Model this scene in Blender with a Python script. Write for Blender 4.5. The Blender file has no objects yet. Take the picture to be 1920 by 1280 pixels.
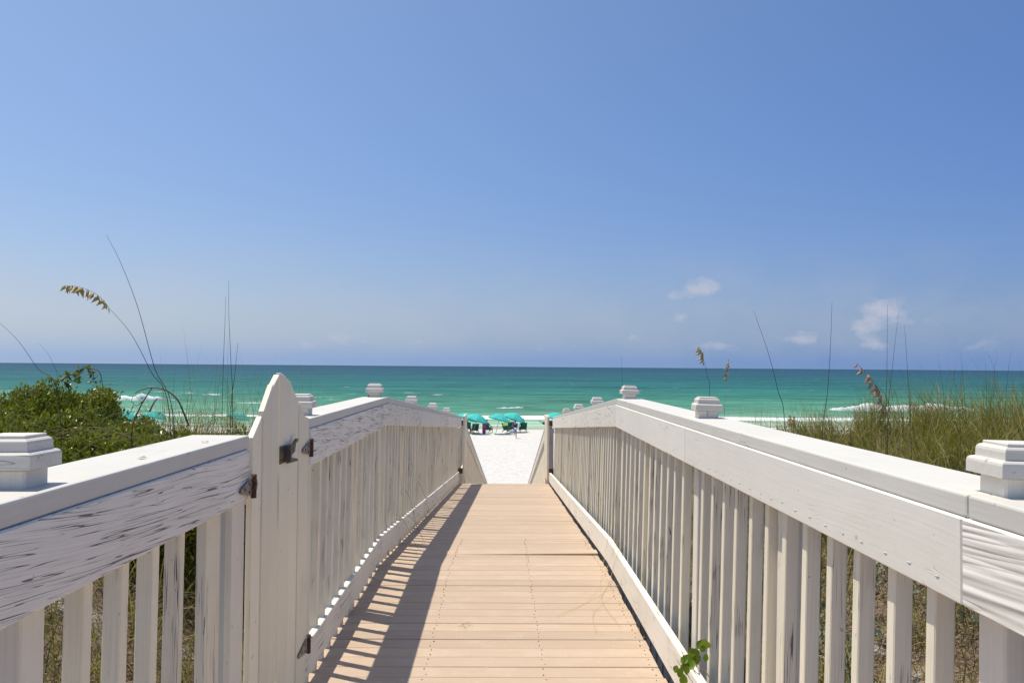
import bpy, bmesh, math, random
import numpy as np
from mathutils import Vector, Matrix, Euler

random.seed(7)
rng = np.random.default_rng(11)
S = bpy.context.scene
COL = S.collection
D = bpy.data
F = 1650.0                      # focal length in pixels of the 1920 px wide photograph
CAMZ = 1.472

# ------------------------------------------------------------------ camera
cam_d = D.cameras.new('camera')
cam = D.objects.new('camera', cam_d)
COL.objects.link(cam)
cam_d.sensor_width = 36.0
cam_d.lens = 36.0 * F / 1920.0
cam_d.clip_start = 0.05
cam_d.clip_end = 60000
CAMR = (Matrix.Rotation(-math.atan(25 / F), 3, 'Z') @ Matrix.Rotation(math.pi / 2 + math.atan(47 / F), 3, 'X')
        @ Matrix.Rotation(0.0078, 3, 'Z'))
cam.matrix_world = Matrix.Translation((0, 0, CAMZ)) @ CAMR.to_4x4()
S.camera = cam

# ------------------------------------------------------------------ sky, sun, exposure
SUN = Vector((-0.335, 0.19, 1.0)).normalized()          # towards the sun
SUN_EL = math.asin(SUN.z)
SUN_ROT = math.atan2(SUN.x, SUN.y)
world = D.worlds.new('World')
S.world = world
world.use_nodes = True
wn, wl = world.node_tree.nodes, world.node_tree.links
wn.clear()
w_out = wn.new('ShaderNodeOutputWorld')
w_bg = wn.new('ShaderNodeBackground')
w_bg.inputs['Strength'].default_value = 0.115
w_sky = wn.new('ShaderNodeTexSky')
w_sky.sky_type = 'NISHITA'
w_sky.sun_disc = False
w_sky.sun_elevation = SUN_EL
w_sky.sun_rotation = SUN_ROT
w_sky.altitude = 0
w_sky.air_density = 1.0
w_sky.dust_density = 0.3
w_sky.ozone_density = 1.5
wl.new(w_bg.outputs[0], w_out.inputs[0])

sun_d = D.lights.new('sun', 'SUN')
sun_d.energy = 4.5
sun_d.angle = math.radians(0.53)
sun_d.color = (1.0, 0.93, 0.80)
sun = D.objects.new('sun', sun_d)
COL.objects.link(sun)
sun.rotation_euler = (-SUN).to_track_quat('-Z', 'Y').to_euler()
sun.location = (-10, 6, 30)
S.view_settings.view_transform = 'Standard'
S.view_settings.look = 'None'
S.view_settings.exposure = 0.08
S.view_settings.gamma = 1.0
S.view_settings.use_curve_mapping = False
S.render.engine = 'CYCLES'
S.cycles.max_bounces = 8
S.cycles.diffuse_bounces = 4
S.cycles.transparent_max_bounces = 8


# ------------------------------------------------------------------ node helpers
class NT:
    def __init__(self, tree):
        self.t = tree

    def n(self, kind, **kw):
        nd = self.t.nodes.new('ShaderNode' + kind)
        for k, v in kw.items():
            if k.startswith('_'):
                setattr(nd, k[1:], v)
        return nd

    def set(self, sock, v):
        if isinstance(v, bpy.types.NodeSocket):
            self.t.links.new(v, sock)
        elif isinstance(v, (tuple, list)) and sock.type == 'RGBA' and len(v) == 3:
            sock.default_value = (*v, 1)
        else:
            sock.default_value = v

    def math(self, op, a, b=None, c=None, clamp=False):
        nd = self.n('Math', _operation=op, _use_clamp=clamp)
        for i, v in enumerate((a, b, c)):
            if v is not None:
                self.set(nd.inputs[i], v)
        return nd.outputs[0]

    def vmath(self, op, a, b=None):
        nd = self.n('VectorMath', _operation=op)
        self.set(nd.inputs[0], a)
        if b is not None:
            self.set(nd.inputs[1], b)
        return nd.outputs[0]

    def noise(self, vec, scale=5, detail=4, rough=0.55, dist=0.0):
        nd = self.n('TexNoise')
        if vec is not None:
            self.set(nd.inputs['Vector'], vec)
        nd.inputs['Scale'].default_value = scale
        nd.inputs['Detail'].default_value = detail
        nd.inputs['Roughness'].default_value = rough
        nd.inputs['Distortion'].default_value = dist
        return nd.outputs[0]

    def mix(self, fac, a, b, blend='MIX'):
        nd = self.n('Mix', _data_type='RGBA', _blend_type=blend)
        self.set(nd.inputs[0], fac)
        self.set(nd.inputs[6], a)
        self.set(nd.inputs[7], b)
        return nd.outputs[2]

    def rng(self, v, a, b, c=0.0, d=1.0, smooth=False):
        nd = self.n('MapRange')
        nd.interpolation_type = 'SMOOTHSTEP' if smooth else 'LINEAR'
        self.set(nd.inputs[0], v)
        for i, x in enumerate((a, b, c, d)):
            self.set(nd.inputs[1 + i], x)
        return nd.outputs[0]

    def ramp(self, fac, stops, interp='LINEAR'):
        nd = self.n('ValToRGB')
        cr = nd.color_ramp
        cr.interpolation = interp
        while len(cr.elements) < len(stops):
            cr.elements.new(0.5)
        for e, (p, c) in zip(cr.elements, stops):
            e.position = p
            e.color = (*c, 1)
        self.set(nd.inputs[0], fac)
        return nd.outputs[0]

    def bump(self, h, strength=0.5, dist=0.01, normal=None):
        nd = self.n('Bump')
        nd.inputs['Strength'].default_value = strength
        nd.inputs['Distance'].default_value = dist
        self.set(nd.inputs['Height'], h)
        if normal is not None:
            self.set(nd.inputs['Normal'], normal)
        return nd.outputs[0]


def srgb(r, g, b):
    f = lambda v: (v / 255 / 12.92) if v <= 10 else ((v / 255 + 0.055) / 1.055) ** 2.4
    return (f(r), f(g), f(b))


def new_mat(name, rough=0.6, spec=0.3):
    m = D.materials.new(name)
    m.use_nodes = True
    t = NT(m.node_tree)
    b = m.node_tree.nodes['Principled BSDF']
    b.inputs['Roughness'].default_value = rough
    b.inputs['Specular IOR Level'].default_value = spec
    return m, t, b


# clouds low over the sea, drawn into the sky by direction
W = NT(world.node_tree)
w_tc = W.n('TexCoord')
w_sep = W.n('SeparateXYZ')
W.set(w_sep.inputs[0], w_tc.outputs['Generated'])
w_az = W.math('ARCTAN2', w_sep.outputs[0], w_sep.outputs[1])
w_el = W.math('ARCSINE', w_sep.outputs[2])
# added sky tint: bluer low down, paler and warmer towards the sun
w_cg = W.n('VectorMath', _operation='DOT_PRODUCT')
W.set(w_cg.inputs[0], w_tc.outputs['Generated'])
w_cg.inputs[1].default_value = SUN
w_cgc = W.math('MINIMUM', W.math('MAXIMUM', w_cg.outputs['Value'], 0.0), 0.85)  # tint keeps rising towards the sun, added for warmer fill light
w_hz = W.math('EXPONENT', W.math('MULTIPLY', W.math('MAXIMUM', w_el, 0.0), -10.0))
w_tint = W.n('CombineXYZ')
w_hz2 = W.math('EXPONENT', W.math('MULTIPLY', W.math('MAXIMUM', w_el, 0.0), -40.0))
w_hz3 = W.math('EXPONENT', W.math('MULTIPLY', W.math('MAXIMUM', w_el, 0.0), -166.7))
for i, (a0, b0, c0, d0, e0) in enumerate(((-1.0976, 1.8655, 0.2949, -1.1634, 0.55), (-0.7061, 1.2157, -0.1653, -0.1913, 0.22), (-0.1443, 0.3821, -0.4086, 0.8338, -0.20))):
    W.set(w_tint.inputs[i], W.math('EXPONENT', W.math('MULTIPLY_ADD', w_hz3, e0, W.math('MULTIPLY_ADD', w_hz2, d0, W.math('MULTIPLY_ADD', w_hz, c0, W.math('MULTIPLY_ADD', w_cgc, b0, a0))))))
SKY_COL = W.vmath('MULTIPLY', w_sky.outputs[0], w_tint.outputs[0])
w_cmb = W.n('CombineXYZ')
W.set(w_cmb.inputs[0], w_az)
W.set(w_cmb.inputs[1], W.math('MULTIPLY', w_el, 1.5))
cl_n = W.noise(w_cmb.outputs[0], scale=48, detail=7, rough=0.58)
cl_l = W.noise(w_cmb.outputs[0], scale=9, detail=5, rough=0.6)
blobs = [(1310, 540, 30, 22, .85), (1262, 552, 18, 10, .55), (1275, 592, 26, 14, .5), (1618, 582, 40, 26, .75), (1588, 615, 26, 14, .7),
         (1600, 645, 34, 14, .55), (1484, 632, 36, 15, .75), (1335, 645, 42, 13, .5), (1196, 630, 22, 13, .5), (1780, 640, 85, 20, .35),
         (1690, 604, 50, 22, .3), (650, 632, 80, 20, .5), (785, 645, 26, 10, .45), (1120, 560, 70, 16, .22), (490, 394, 26, 6, .3),
         (1040, 648, 60, 16, .3), (560, 655, 60, 14, .3)]
cl_m = None
for px, py, sx, sy, a in blobs:
    az0, el0 = (px - 935) / F, (687 - py) / F
    dx = W.math('MULTIPLY', W.math('SUBTRACT', w_az, az0), F / sx)
    dy = W.math('MULTIPLY', W.math('SUBTRACT', w_el, el0), F / sy)
    r2 = W.math('ADD', W.math('MULTIPLY', dx, dx), W.math('MULTIPLY', dy, dy))
    g = W.math('MULTIPLY', W.math('EXPONENT', W.math('MULTIPLY', r2, -0.9)), a)
    cl_m = g if cl_m is None else W.math('ADD', cl_m, g)
cl_f = W.math('ADD', cl_m, W.math('MULTIPLY', W.math('SUBTRACT', cl_n, 0.5), 1.7))
cl_f = W.math('MULTIPLY', W.rng(cl_f, 0.12, 1.0, smooth=True), W.rng(cl_m, 0.02, 0.45))
band = W.math('MULTIPLY', W.rng(w_el, 0.0, 0.03, 0.3, 1), W.rng(w_el, 0.16, 0.05, 0, 1, smooth=True))
band = W.math('MULTIPLY', W.math('MULTIPLY', band, W.rng(cl_l, 0.40, 0.75)), 0.28)
cl_f = W.math('MULTIPLY', W.math('MAXIMUM', W.math('MULTIPLY', cl_f, 0.85), band), 1.0, clamp=True)
CLOUD = (4.1, 4.35, 5.3)
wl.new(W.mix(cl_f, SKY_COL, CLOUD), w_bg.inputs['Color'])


# ------------------------------------------------------------------ materials
def paint(name, base, dirt, crack=0.3, width=0.03, fine=0.4, across=26.0, spec=0.25, axis=0, groove=0.0, skew=0.0):
    """white painted timber: grain and cracks run along one local axis"""
    m, t, b = new_mat(name, 0.55, spec)
    tc = t.n('TexCoord')
    oi = t.n('ObjectInfo')
    off = t.n('VectorMath', _operation='SCALE')
    off.inputs[0].default_value = (1, 2.3, 3.7)
    t.set(off.inputs['Scale'], t.math('MULTIPLY', oi.outputs['Random'], 37.0))
    p = t.vmath('ADD', tc.outputs['Object'], off.outputs[0])
    sx = t.n('SeparateXYZ'); t.set(sx.inputs[0], p)
    warp = t.noise(p, scale=1.5, detail=0)
    wv = t.n('CombineXYZ')
    w_ = t.math('MULTIPLY', t.math('SUBTRACT', warp, 0.5), 0.05 if axis == 0 else 0.012)
    if skew: w_ = t.math('ADD', w_, t.math('MULTIPLY', sx.outputs[axis], skew))
    t.set(wv.inputs[2 if axis == 0 else 0], w_)
    pw = t.vmath('ADD', p, wv.outputs[0])
    def grain(across_, along, det):
        sc = [across_] * 3
        sc[axis] = along
        return t.noise(t.vmath('MULTIPLY', pw, tuple(sc)), scale=1.0, detail=det, rough=0.55)
    n1 = grain(across, 1.1, 1)
    n2 = grain(across * 1.9, 2.0, 1)
    n3 = grain(across * 5, 4.0, 3)
    patch = t.noise(p, scale=2.4, detail=3)
    gate1 = t.rng(grain(across * 0.9, 3.0, 0), 0.42, 0.66)
    gate2 = t.rng(grain(across * 1.5, 5.0, 0), 0.42, 0.62)
    line1 = t.rng(t.math('ABSOLUTE', t.math('SUBTRACT', n1, 0.5)), t.math('MULTIPLY', gate1, width * 1.25), t.math('MULTIPLY', gate1, width * 0.8))
    line2 = t.rng(t.math('ABSOLUTE', t.math('SUBTRACT', n2, 0.5)), t.math('MULTIPLY', gate2, width * 1.6), t.math('MULTIPLY', gate2, width * 1.0))
    ms = t.rng(patch, 0.66 - 0.32 * crack, 0.74 - 0.32 * crack)
    cr = t.math('MULTIPLY', line1, ms)
    cr2 = t.math('MULTIPLY', t.math('MULTIPLY', line2, ms), min(1.0, fine * 1.6))
    crk = t.math('MAXIMUM', cr, cr2, clamp=True)
    stain = t.rng(t.noise(p, scale=1.7, detail=5, rough=0.65), 0.45, 0.75)
    col = t.mix(t.math('MULTIPLY', stain, 0.35), base, dirt)
    tone = t.rng(oi.outputs['Random'], 0, 1, 0.93, 1.04)
    tn = t.n('CombineColor')
    for i in range(3):
        t.set(tn.inputs[i], tone)
    col = t.mix(1.0, col, tn.outputs[0], 'MULTIPLY')
    col = t.mix(t.math('MULTIPLY', t.rng(n3, 0.42, 0.70), 0.14 + 0.36 * fine), col, dirt)
    speck = t.rng(t.noise(p, scale=38, detail=1), 0.76, 0.79)
    col = t.mix(t.math('MULTIPLY', speck, 0.5), col, (0.30, 0.26, 0.22))
    col = t.mix(t.math('MULTIPLY', crk, 0.92), col, (0.13, 0.127, 0.13))
    t.set(b.inputs['Base Color'], col)
    h = t.math('SUBTRACT', t.math('MULTIPLY', n3, 0.10 + 0.25 * fine), t.math('MULTIPLY', crk, 1.2))
    h = t.math('ADD', h, t.math('MULTIPLY', t.noise(p, scale=45, detail=3), 0.12))
    if groove:
        h = t.math('ADD', h, t.math('MULTIPLY', t.math('ABSOLUTE', t.math('SUBTRACT', n1, 0.5)), 14 * groove))
        h = t.math('ADD', h, t.math('MULTIPLY', n2, 2.5 * groove))
    t.set(b.inputs['Normal'], t.bump(h, 0.75, 0.0035))
    return m


WHITE = (0.645, 0.628, 0.572)
M_rail = paint('white_paint_rail', WHITE, (0.52, 0.50, 0.45), crack=0.25, width=0.006, fine=0.22)
M_fascia_w = paint('white_paint_weathered', (0.875, 0.845, 0.775), (0.55, 0.53, 0.50), crack=1.4, width=0.0105, fine=0.7, across=64, skew=0.06)
M_fascia_g = paint('white_paint_ridged', (0.82, 0.795, 0.725), (0.62, 0.58, 0.52), crack=0.4, width=0.008, fine=0.3, across=30, groove=0.6, skew=0.03)
M_fascia_r = paint('white_paint_smooth', (0.83, 0.805, 0.735), (0.66, 0.63, 0.55), crack=0.35, width=0.006, fine=0.22)
M_fascia_m = paint('white_paint_worn', (0.865, 0.83, 0.745), (0.58, 0.54, 0.47), crack=0.8, width=0.012, fine=0.4, across=36)
M_bal = paint('white_paint_baluster', (0.885, 0.83, 0.67), (0.60, 0.54, 0.42), crack=0.5, width=0.012, fine=0.55, across=75, axis=2)
M_bal_s = paint('white_paint_picket', (0.89, 0.83, 0.66), (0.74, 0.67, 0.54), crack=0.1, width=0.012, fine=0.2, across=40, axis=2)
M_post = paint('white_paint_post', (0.86, 0.815, 0.71), (0.60, 0.54, 0.44), crack=0.3, width=0.011, fine=0.35, across=55, axis=2)
M_cap = paint('white_paint_cap', (0.73, 0.705, 0.635), (0.52, 0.48, 0.40), crack=0.3, width=0.008, fine=0.3)
M_toe = paint('white_paint_toe_board', (0.86, 0.825, 0.74), (0.58, 0.53, 0.45), crack=0.55, width=0.010, fine=0.4)


def mat_plain(name, col, rough=0.6, spec=0.3, var=0.15, scale=8.0, bump=0.0, metal=0.0, dirt=None):
    m, t, b = new_mat(name, rough, spec)
    tc = t.n('TexCoord')
    oi = t.n('ObjectInfo')
    p = t.vmath('ADD', tc.outputs['Object'], oi.outputs['Location'])
    n = t.noise(p, scale=scale, detail=5, rough=0.6)
    dk = dirt or tuple(c * (1 - 2.2 * var) for c in col)
    t.set(b.inputs['Base Color'], t.mix(t.rng(n, 0.3, 0.72), col, dk))
    b.inputs['Metallic'].default_value = metal
    if bump:
        t.set(b.inputs['Normal'], t.bump(n, bump, 0.01))
    return m


def mat_leaf(name, cols, trans=0.3, rough=0.45, spec=0.4, up=None):
    """blades and leaves: tint differs from leaf to leaf, light passes through a little"""
    m, t, b = new_mat(name, rough, spec)
    ge = t.n('NewGeometry')
    tc = t.n('TexCoord')
    n = t.noise(tc.outputs['Object'], scale=2.6, detail=3)
    f = t.math('ADD', t.math('MULTIPLY', ge.outputs['Random Per Island'], 0.70), t.math('MULTIPLY', n, 1.1))
    f = t.math('SUBTRACT', f, 0.42, clamp=True)
    k = len(cols) - 1
    c = t.ramp(f, [(i / k, x) for i, x in enumerate(cols)])
    t.set(b.inputs['Base Color'], c)
    tr = t.n('BsdfTranslucent')
    t.set(tr.inputs['Color'], t.mix(0.5, c, (0.30, 0.34, 0.04)))
    mx = t.n('MixShader')
    mx.inputs[0].default_value = trans
    t.t.links.new(b.outputs[0], mx.inputs[1])
    t.t.links.new(tr.outputs[0], mx.inputs[2])
    t.t.links.new(mx.outputs[0], m.node_tree.nodes['Material Output'].inputs[0])
    return m


M_rust = mat_plain('rusty_iron', (0.16, 0.075, 0.045), 0.75, 0.3, 0.25, 60, 0.4, 0.2, (0.05, 0.03, 0.025))
M_galv = mat_plain('galvanised_steel', (0.33, 0.32, 0.30), 0.5, 0.5, 0.2, 45, 0.2, 0.6, (0.18, 0.14, 0.11))
M_dark = mat_plain('dark_weathered_steel', (0.15, 0.135, 0.115), 0.55, 0.5, 0.2, 50, 0.3, 0.5, (0.07, 0.055, 0.045))
M_screw = mat_plain('dark_screw_holes', (0.20, 0.145, 0.105), 0.7)
M_timber = mat_plain('weathered_timber', (0.22, 0.19, 0.16), 0.85, 0.1, 0.2, 12, 0.4)

# composite deck planks
M_deck, t, b = new_mat('tan_composite_planks', 0.7, 0.2)
tc = t.n('TexCoord'); oi = t.n('ObjectInfo')
offv = t.n('CombineXYZ')
t.set(offv.inputs[0], t.math('MULTIPLY', oi.outputs['Random'], 53.0))
t.set(offv.inputs[1], t.math('MULTIPLY', oi.outputs['Random'], 17.0))
p = t.vmath('ADD', tc.outputs['Object'], offv.outputs[0])
gr = t.noise(t.vmath('MULTIPLY', p, (1.8, 150, 60)), scale=1, detail=4, rough=0.65)
bl = t.noise(p, scale=4.5, detail=6, rough=0.65)
sp = t.noise(p, scale=34, detail=3, rough=0.6)
c = t.mix(t.rng(gr, 0.3, 0.75), (0.535, 0.412, 0.303), (0.455, 0.348, 0.255))
c = t.mix(t.math('MULTIPLY', t.rng(bl, 0.5, 0.72), 0.5), c, (0.60, 0.49, 0.395))
c = t.mix(t.math('MULTIPLY', t.rng(sp, 0.68, 0.74), 0.6), c, (0.70, 0.60, 0.52))
c = t.mix(t.math('MULTIPLY', t.rng(t.noise(p, scale=9, detail=4), 0.62, 0.8), 0.45), c, (0.40, 0.28, 0.21))
hue = t.n('HueSaturation')
t.set(hue.inputs['Value'], t.rng(oi.outputs['Random'], 0, 1, 0.91, 1.05))
t.set(hue.inputs['Color'], c)
t.set(b.inputs['Base Color'], hue.outputs[0])
t.set(b.inputs['Normal'], t.bump(t.math('ADD', gr, t.math('MULTIPLY', sp, 0.3)), 0.35, 0.003))

# ground: white quartz sand, brown plant litter on the dune
M_ground, t, b = new_mat('white_sand_and_litter', 0.9, 0.1)
tc = t.n('TexCoord')
p = tc.outputs['Object']
sep = t.n('SeparateXYZ'); t.set(sep.inputs[0], p)
fine = t.noise(p, scale=55, detail=4, rough=0.7)
lump = t.noise(p, scale=1.6, detail=5, rough=0.6)
foot = t.noise(t.vmath('MULTIPLY', p, (1.0, 0.8, 1.0)), scale=2.2, detail=3, rough=0.5)
sand = t.mix(t.rng(lump, 0.35, 0.7), (0.645, 0.63, 0.60), (0.575, 0.555, 0.52))
sand = t.mix(t.math('MULTIPLY', t.rng(t.noise(t.vmath('MULTIPLY', p, (1.0, 0.45, 1)), scale=2.6, detail=5, rough=0.7), 0.56, 0.70), 0.36), sand, (0.50, 0.47, 0.42))
wet = t.rng(t.math('ADD', sep.outputs[1], t.math('MULTIPLY', t.noise(p, scale=0.08, detail=2), 6)), 99.0, 103.5)
sand = t.mix(wet, sand, (0.50, 0.46, 0.36))
lit = t.mix(t.rng(fine, 0.35, 0.65), (0.11, 0.078, 0.052), (0.27, 0.205, 0.145))
lm = t.rng(t.math('ADD', lump, t.math('MULTIPLY', t.noise(p, scale=0.7, detail=3), 0.6)), 1.06, 0.90)
inland = t.rng(sep.outputs[1], 36, 22)
t.set(b.inputs['Base Color'], t.mix(t.math('MULTIPLY', lm, inland), sand, lit))
t.set(b.inputs['Normal'], t.bump(t.math('ADD', t.math('MULTIPLY', foot, 1.0), t.math('MULTIPLY', fine, 0.05)), 0.75, 0.26))

# sea: colour follows the depth of the water over the sand bars
M_sea, t, b = new_mat('sea_water', 0.5, 0.0)
tc = t.n('TexCoord')
p = tc.outputs['Object']
sep = t.n('SeparateXYZ'); t.set(sep.inputs[0], p)
wob = t.math('MULTIPLY', t.math('SUBTRACT', t.noise(t.vmath('MULTIPLY', p, (0.006, 0.012, 1)), scale=1, detail=4), 0.5), 0.9)
inv = t.math('DIVIDE', 100.0, t.math('MAXIMUM', sep.outputs[1], 20.0))
fac = t.math('MULTIPLY', inv, t.math('ADD', 1.0, wob))
depthcol = t.ramp(fac, [(0.0, (0.018, 0.064, 0.122)), (0.05, (0.019, 0.078, 0.128)), (0.13, (0.020, 0.094, 0.126)),
                        (0.28, (0.020, 0.128, 0.128)), (0.46, (0.036, 0.172, 0.134)), (0.62, (0.075, 0.245, 0.165)),
                        (0.80, (0.19, 0.37, 0.255)), (0.95, (0.36, 0.47, 0.34)), (1.0, (0.45, 0.50, 0.38))])
# ripples keep a visible size at every distance: three octaves that fade out with distance
r1 = t.noise(t.vmath('MULTIPLY', p, (0.35, 0.9, 1)), scale=1, detail=4, rough=0.6)
r2 = t.noise(t.vmath('MULTIPLY', p, (0.05, 0.16, 1)), scale=1, detail=5, rough=0.65)
r3 = t.noise(t.vmath('MULTIPLY', p, (0.008, 0.03, 1)), scale=1, detail=5, rough=0.65)
mixv = t.math('ADD', t.math('MULTIPLY', r2, 0.6), t.math('MULTIPLY', r3, 0.6))
mixv = t.math('ADD', t.math('MULTIPLY', mixv, 0.72), t.math('MULTIPLY', t.noise(t.vmath('MULTIPLY', p, (0.16, 0.55, 1)), scale=1, detail=4, rough=0.6), 0.34))
tone = t.rng(mixv, 0.46, 0.76, 0.50, 1.50)
tn = t.n('CombineColor')
for i in range(3):
    t.set(tn.inputs[i], tone)
wc = t.mix(1.0, depthcol, tn.outputs[0], 'MULTIPLY')
# white caps and the foam of the swash
capn = t.noise(t.vmath('MULTIPLY', p, (0.11, 0.42, 1)), scale=1, detail=3, rough=0.5)
capm = t.noise(t.vmath('MULTIPLY', p, (0.012, 0.02, 1)), scale=1, detail=2)
caps = t.math('MULTIPLY', t.rng(capn, 0.705, 0.735), t.rng(capm, 0.46, 0.56))
fo = None
fn = t.noise(t.vmath('MULTIPLY', p, (0.22, 1.1, 1)), scale=1, detail=7, rough=0.75)
lng = t.noise(t.vmath('MULTIPLY', p, (0.022, 0.0, 0)), scale=1, detail=3)
lng2 = t.noise(t.vmath('ADD', t.vmath('MULTIPLY', p, (0.03, 0.0, 0)), (9.1, 3, 0)), scale=1, detail=3)
for y0, wdt, amp, ln in ((103.5, 1.3, 0.75, lng2), (110, 3.4, 0.52, lng), (121.0, 3.6, 1.12, lng), (128.0, 3.0, 0.52, lng2), (138, 3.0, 0.44, lng), (153, 4.0, 0.46, lng2), (178, 5.0, 0.40, lng), (246, 9.0, 0.42, lng2)):
    yy = t.math('ADD', t.math('SUBTRACT', sep.outputs[1], y0), t.math('MULTIPLY', t.math('SUBTRACT', ln, 0.5), 16.0))
    q = t.math('DIVIDE', yy, wdt)
    gq = t.math('MULTIPLY', t.math('EXPONENT', t.math('MULTIPLY', t.math('MULTIPLY', q, q), -1.0)), amp)
    fo = gq if fo is None else t.math('MAXIMUM', fo, gq)
foam = t.rng(t.math('ADD', fo, t.math('MULTIPLY', t.math('SUBTRACT', fn, 0.5), 1.7)), 0.62, 0.85)
foam = t.math('MULTIPLY', foam, t.rng(fo, 0.1, 0.4))
foam = t.math('MAXIMUM', foam, caps, clamp=True)
t.set(b.inputs['Base Color'], t.mix(foam, wc, (0.74, 0.76, 0.73)))
bh = t.math('ADD', t.math('MULTIPLY', r1, 0.25), t.math('ADD', t.math('MULTIPLY', r2, 1.2), t.math('MULTIPLY', r3, 5.0)))
nb = t.bump(bh, 0.6, 1.0)
t.set(b.inputs['Normal'], nb)
gl = t.n('BsdfGlossy')
gl.inputs['Roughness'].default_value = 0.28
t.set(gl.inputs['Normal'], nb)
mx = t.n('MixShader')
t.set(mx.inputs[0], t.rng(foam, 0, 1, 0.10, 0.0))
t.t.links.new(b.outputs[0], mx.inputs[1])
t.t.links.new(gl.outputs[0], mx.inputs[2])
t.t.links.new(mx.outputs[0], M_sea.node_tree.nodes['Material Output'].inputs[0])

M_foam = mat_plain('white_foam', (0.76, 0.775, 0.76), 0.85, 0.1, 0.07, 1.2, 0.8, 0, (0.62, 0.76, 0.72))
M_shrub = mat_leaf('glossy_green_leaves', [(0.040, 0.068, 0.007), (0.088, 0.128, 0.011), (0.16, 0.205, 0.016), (0.27, 0.30, 0.03), (0.33, 0.23, 0.08)], 0.32, 0.35, 0.5)
M_grass = mat_leaf('dune_grass', [(0.050, 0.058, 0.010), (0.115, 0.125, 0.022), (0.21, 0.20, 0.036), (0.38, 0.315, 0.09), (0.60, 0.47, 0.22)], 0.30, 0.5, 0.3)
M_straw = mat_leaf('dry_straw', [(0.09, 0.06, 0.035), (0.20, 0.14, 0.085), (0.34, 0.265, 0.175), (0.08, 0.055, 0.035), (0.50, 0.42, 0.31)], 0.1, 0.8, 0.1)
M_green = mat_leaf('fresh_green_leaves', [(0.10, 0.18, 0.008), (0.19, 0.31, 0.012), (0.30, 0.40, 0.03)], 0.35, 0.4, 0.4)
M_sage = mat_leaf('silvery_leaves', [(0.10, 0.14, 0.09), (0.22, 0.27, 0.19), (0.36, 0.40, 0.31)], 0.2, 0.6, 0.3)
M_stem = mat_plain('dark_grass_stem', (0.115, 0.092, 0.070), 0.7, 0.2, 0.2, 20)
M_stem_g = mat_plain('olive_grass_stem', (0.11, 0.12, 0.045), 0.7, 0.2, 0.2, 20)
M_seed_y = mat_plain('straw_yellow_seeds', (0.70, 0.54, 0.22), 0.7, 0.2, 0.25, 30, 0, 0, (0.34, 0.26, 0.08))
M_straws = mat_plain('olive_straw_stem', (0.26, 0.235, 0.10), 0.7, 0.2, 0.2, 6)
M_seed_b = mat_plain('brown_seeds', (0.50, 0.30, 0.17), 0.7, 0.2, 0.3, 30, 0, 0, (0.55, 0.42, 0.30))
M_twig = mat_plain('brown_twig', (0.22, 0.14, 0.08), 0.8, 0.1, 0.25, 25, 0.3)
M_dleaf = mat_plain('brown_dead_leaf', (0.30, 0.15, 0.06), 0.7, 0.2, 0.2, 40)
M_teal = mat_plain('teal_canvas', (0.075, 0.56, 0.50), 0.8, 0.1, 0.10, 1.5)
M_chair = mat_plain('dark_green_canvas', (0.015, 0.155, 0.115), 0.8, 0.1, 0.12, 3)
M_wood = mat_plain('brown_chair_wood', (0.20, 0.115, 0.06), 0.7, 0.2, 0.2, 6)
M_pole = mat_plain('pale_pole_wood', (0.42, 0.36, 0.28), 0.6, 0.3, 0.1, 8)
M_skin = mat_plain('skin', (0.42, 0.22, 0.15), 0.55, 0.3, 0.06, 8)
M_skin2 = mat_plain('tanned_skin', (0.33, 0.15, 0.09), 0.55, 0.3, 0.06, 8)
M_hair = mat_plain('dark_brown_hair', (0.03, 0.02, 0.014), 0.6, 0.3, 0.1, 30)
M_blue = mat_plain('blue_shirt', (0.012, 0.035, 0.30), 0.8, 0.1, 0.1, 6)
M_blue2 = mat_plain('blue_patterned_shorts', (0.05, 0.10, 0.50), 0.8, 0.1, 0.3, 18, 0, 0, (0.50, 0.55, 0.70))
M_redc = mat_plain('orange_red_swimwear', (0.55, 0.12, 0.06), 0.8, 0.1, 0.1, 6)
M_navy = mat_plain('dark_swimwear', (0.02, 0.02, 0.03), 0.8, 0.1, 0.1, 6)
M_mag = mat_plain('magenta_towel', (0.42, 0.03, 0.24), 0.9, 0.05, 0.12, 4, 0, 0, (0.60, 0.16, 0.42))
M_lime = mat_plain('lime_towel', (0.42, 0.55, 0.12), 0.9, 0.05, 0.1, 4)
M_wht = mat_plain('white_cloth', (0.78, 0.78, 0.76), 0.9, 0.05, 0.05, 4)


# ------------------------------------------------------------------ object helpers
def obj(name, mesh, mat=None, parent=None, loc=None, rot=None):
    o = D.objects.new(name, mesh)
    COL.objects.link(o)
    if mat is not None and not mesh.materials:
        mesh.materials.append(mat)
    if parent is not None:
        o.parent = parent
    if loc is not None:
        o.location = loc
    if rot is not None:
        o.rotation_euler = rot
    return o


def tag(o, label=None, cat=None, group=None, kind=None):
    if label: o['label'] = label
    if cat: o['category'] = cat
    if group: o['group'] = group
    if kind: o['kind'] = kind
    return o


def thing(name, label, cat, loc=(0, 0, 0), rot=(0, 0, 0), group=None):
    o = D.objects.new(name, None)
    COL.objects.link(o)
    o.empty_display_size = 0.1
    o.location = loc
    o.rotation_euler = rot
    return tag(o, label, cat, group)


def mesh_from(name, bm, smooth=False):
    me = D.meshes.new(name)
    bm.normal_update()
    bm.to_mesh(me)
    bm.free()
    if smooth:
        for p_ in me.polygons:
            p_.use_smooth = True
    return me


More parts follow.
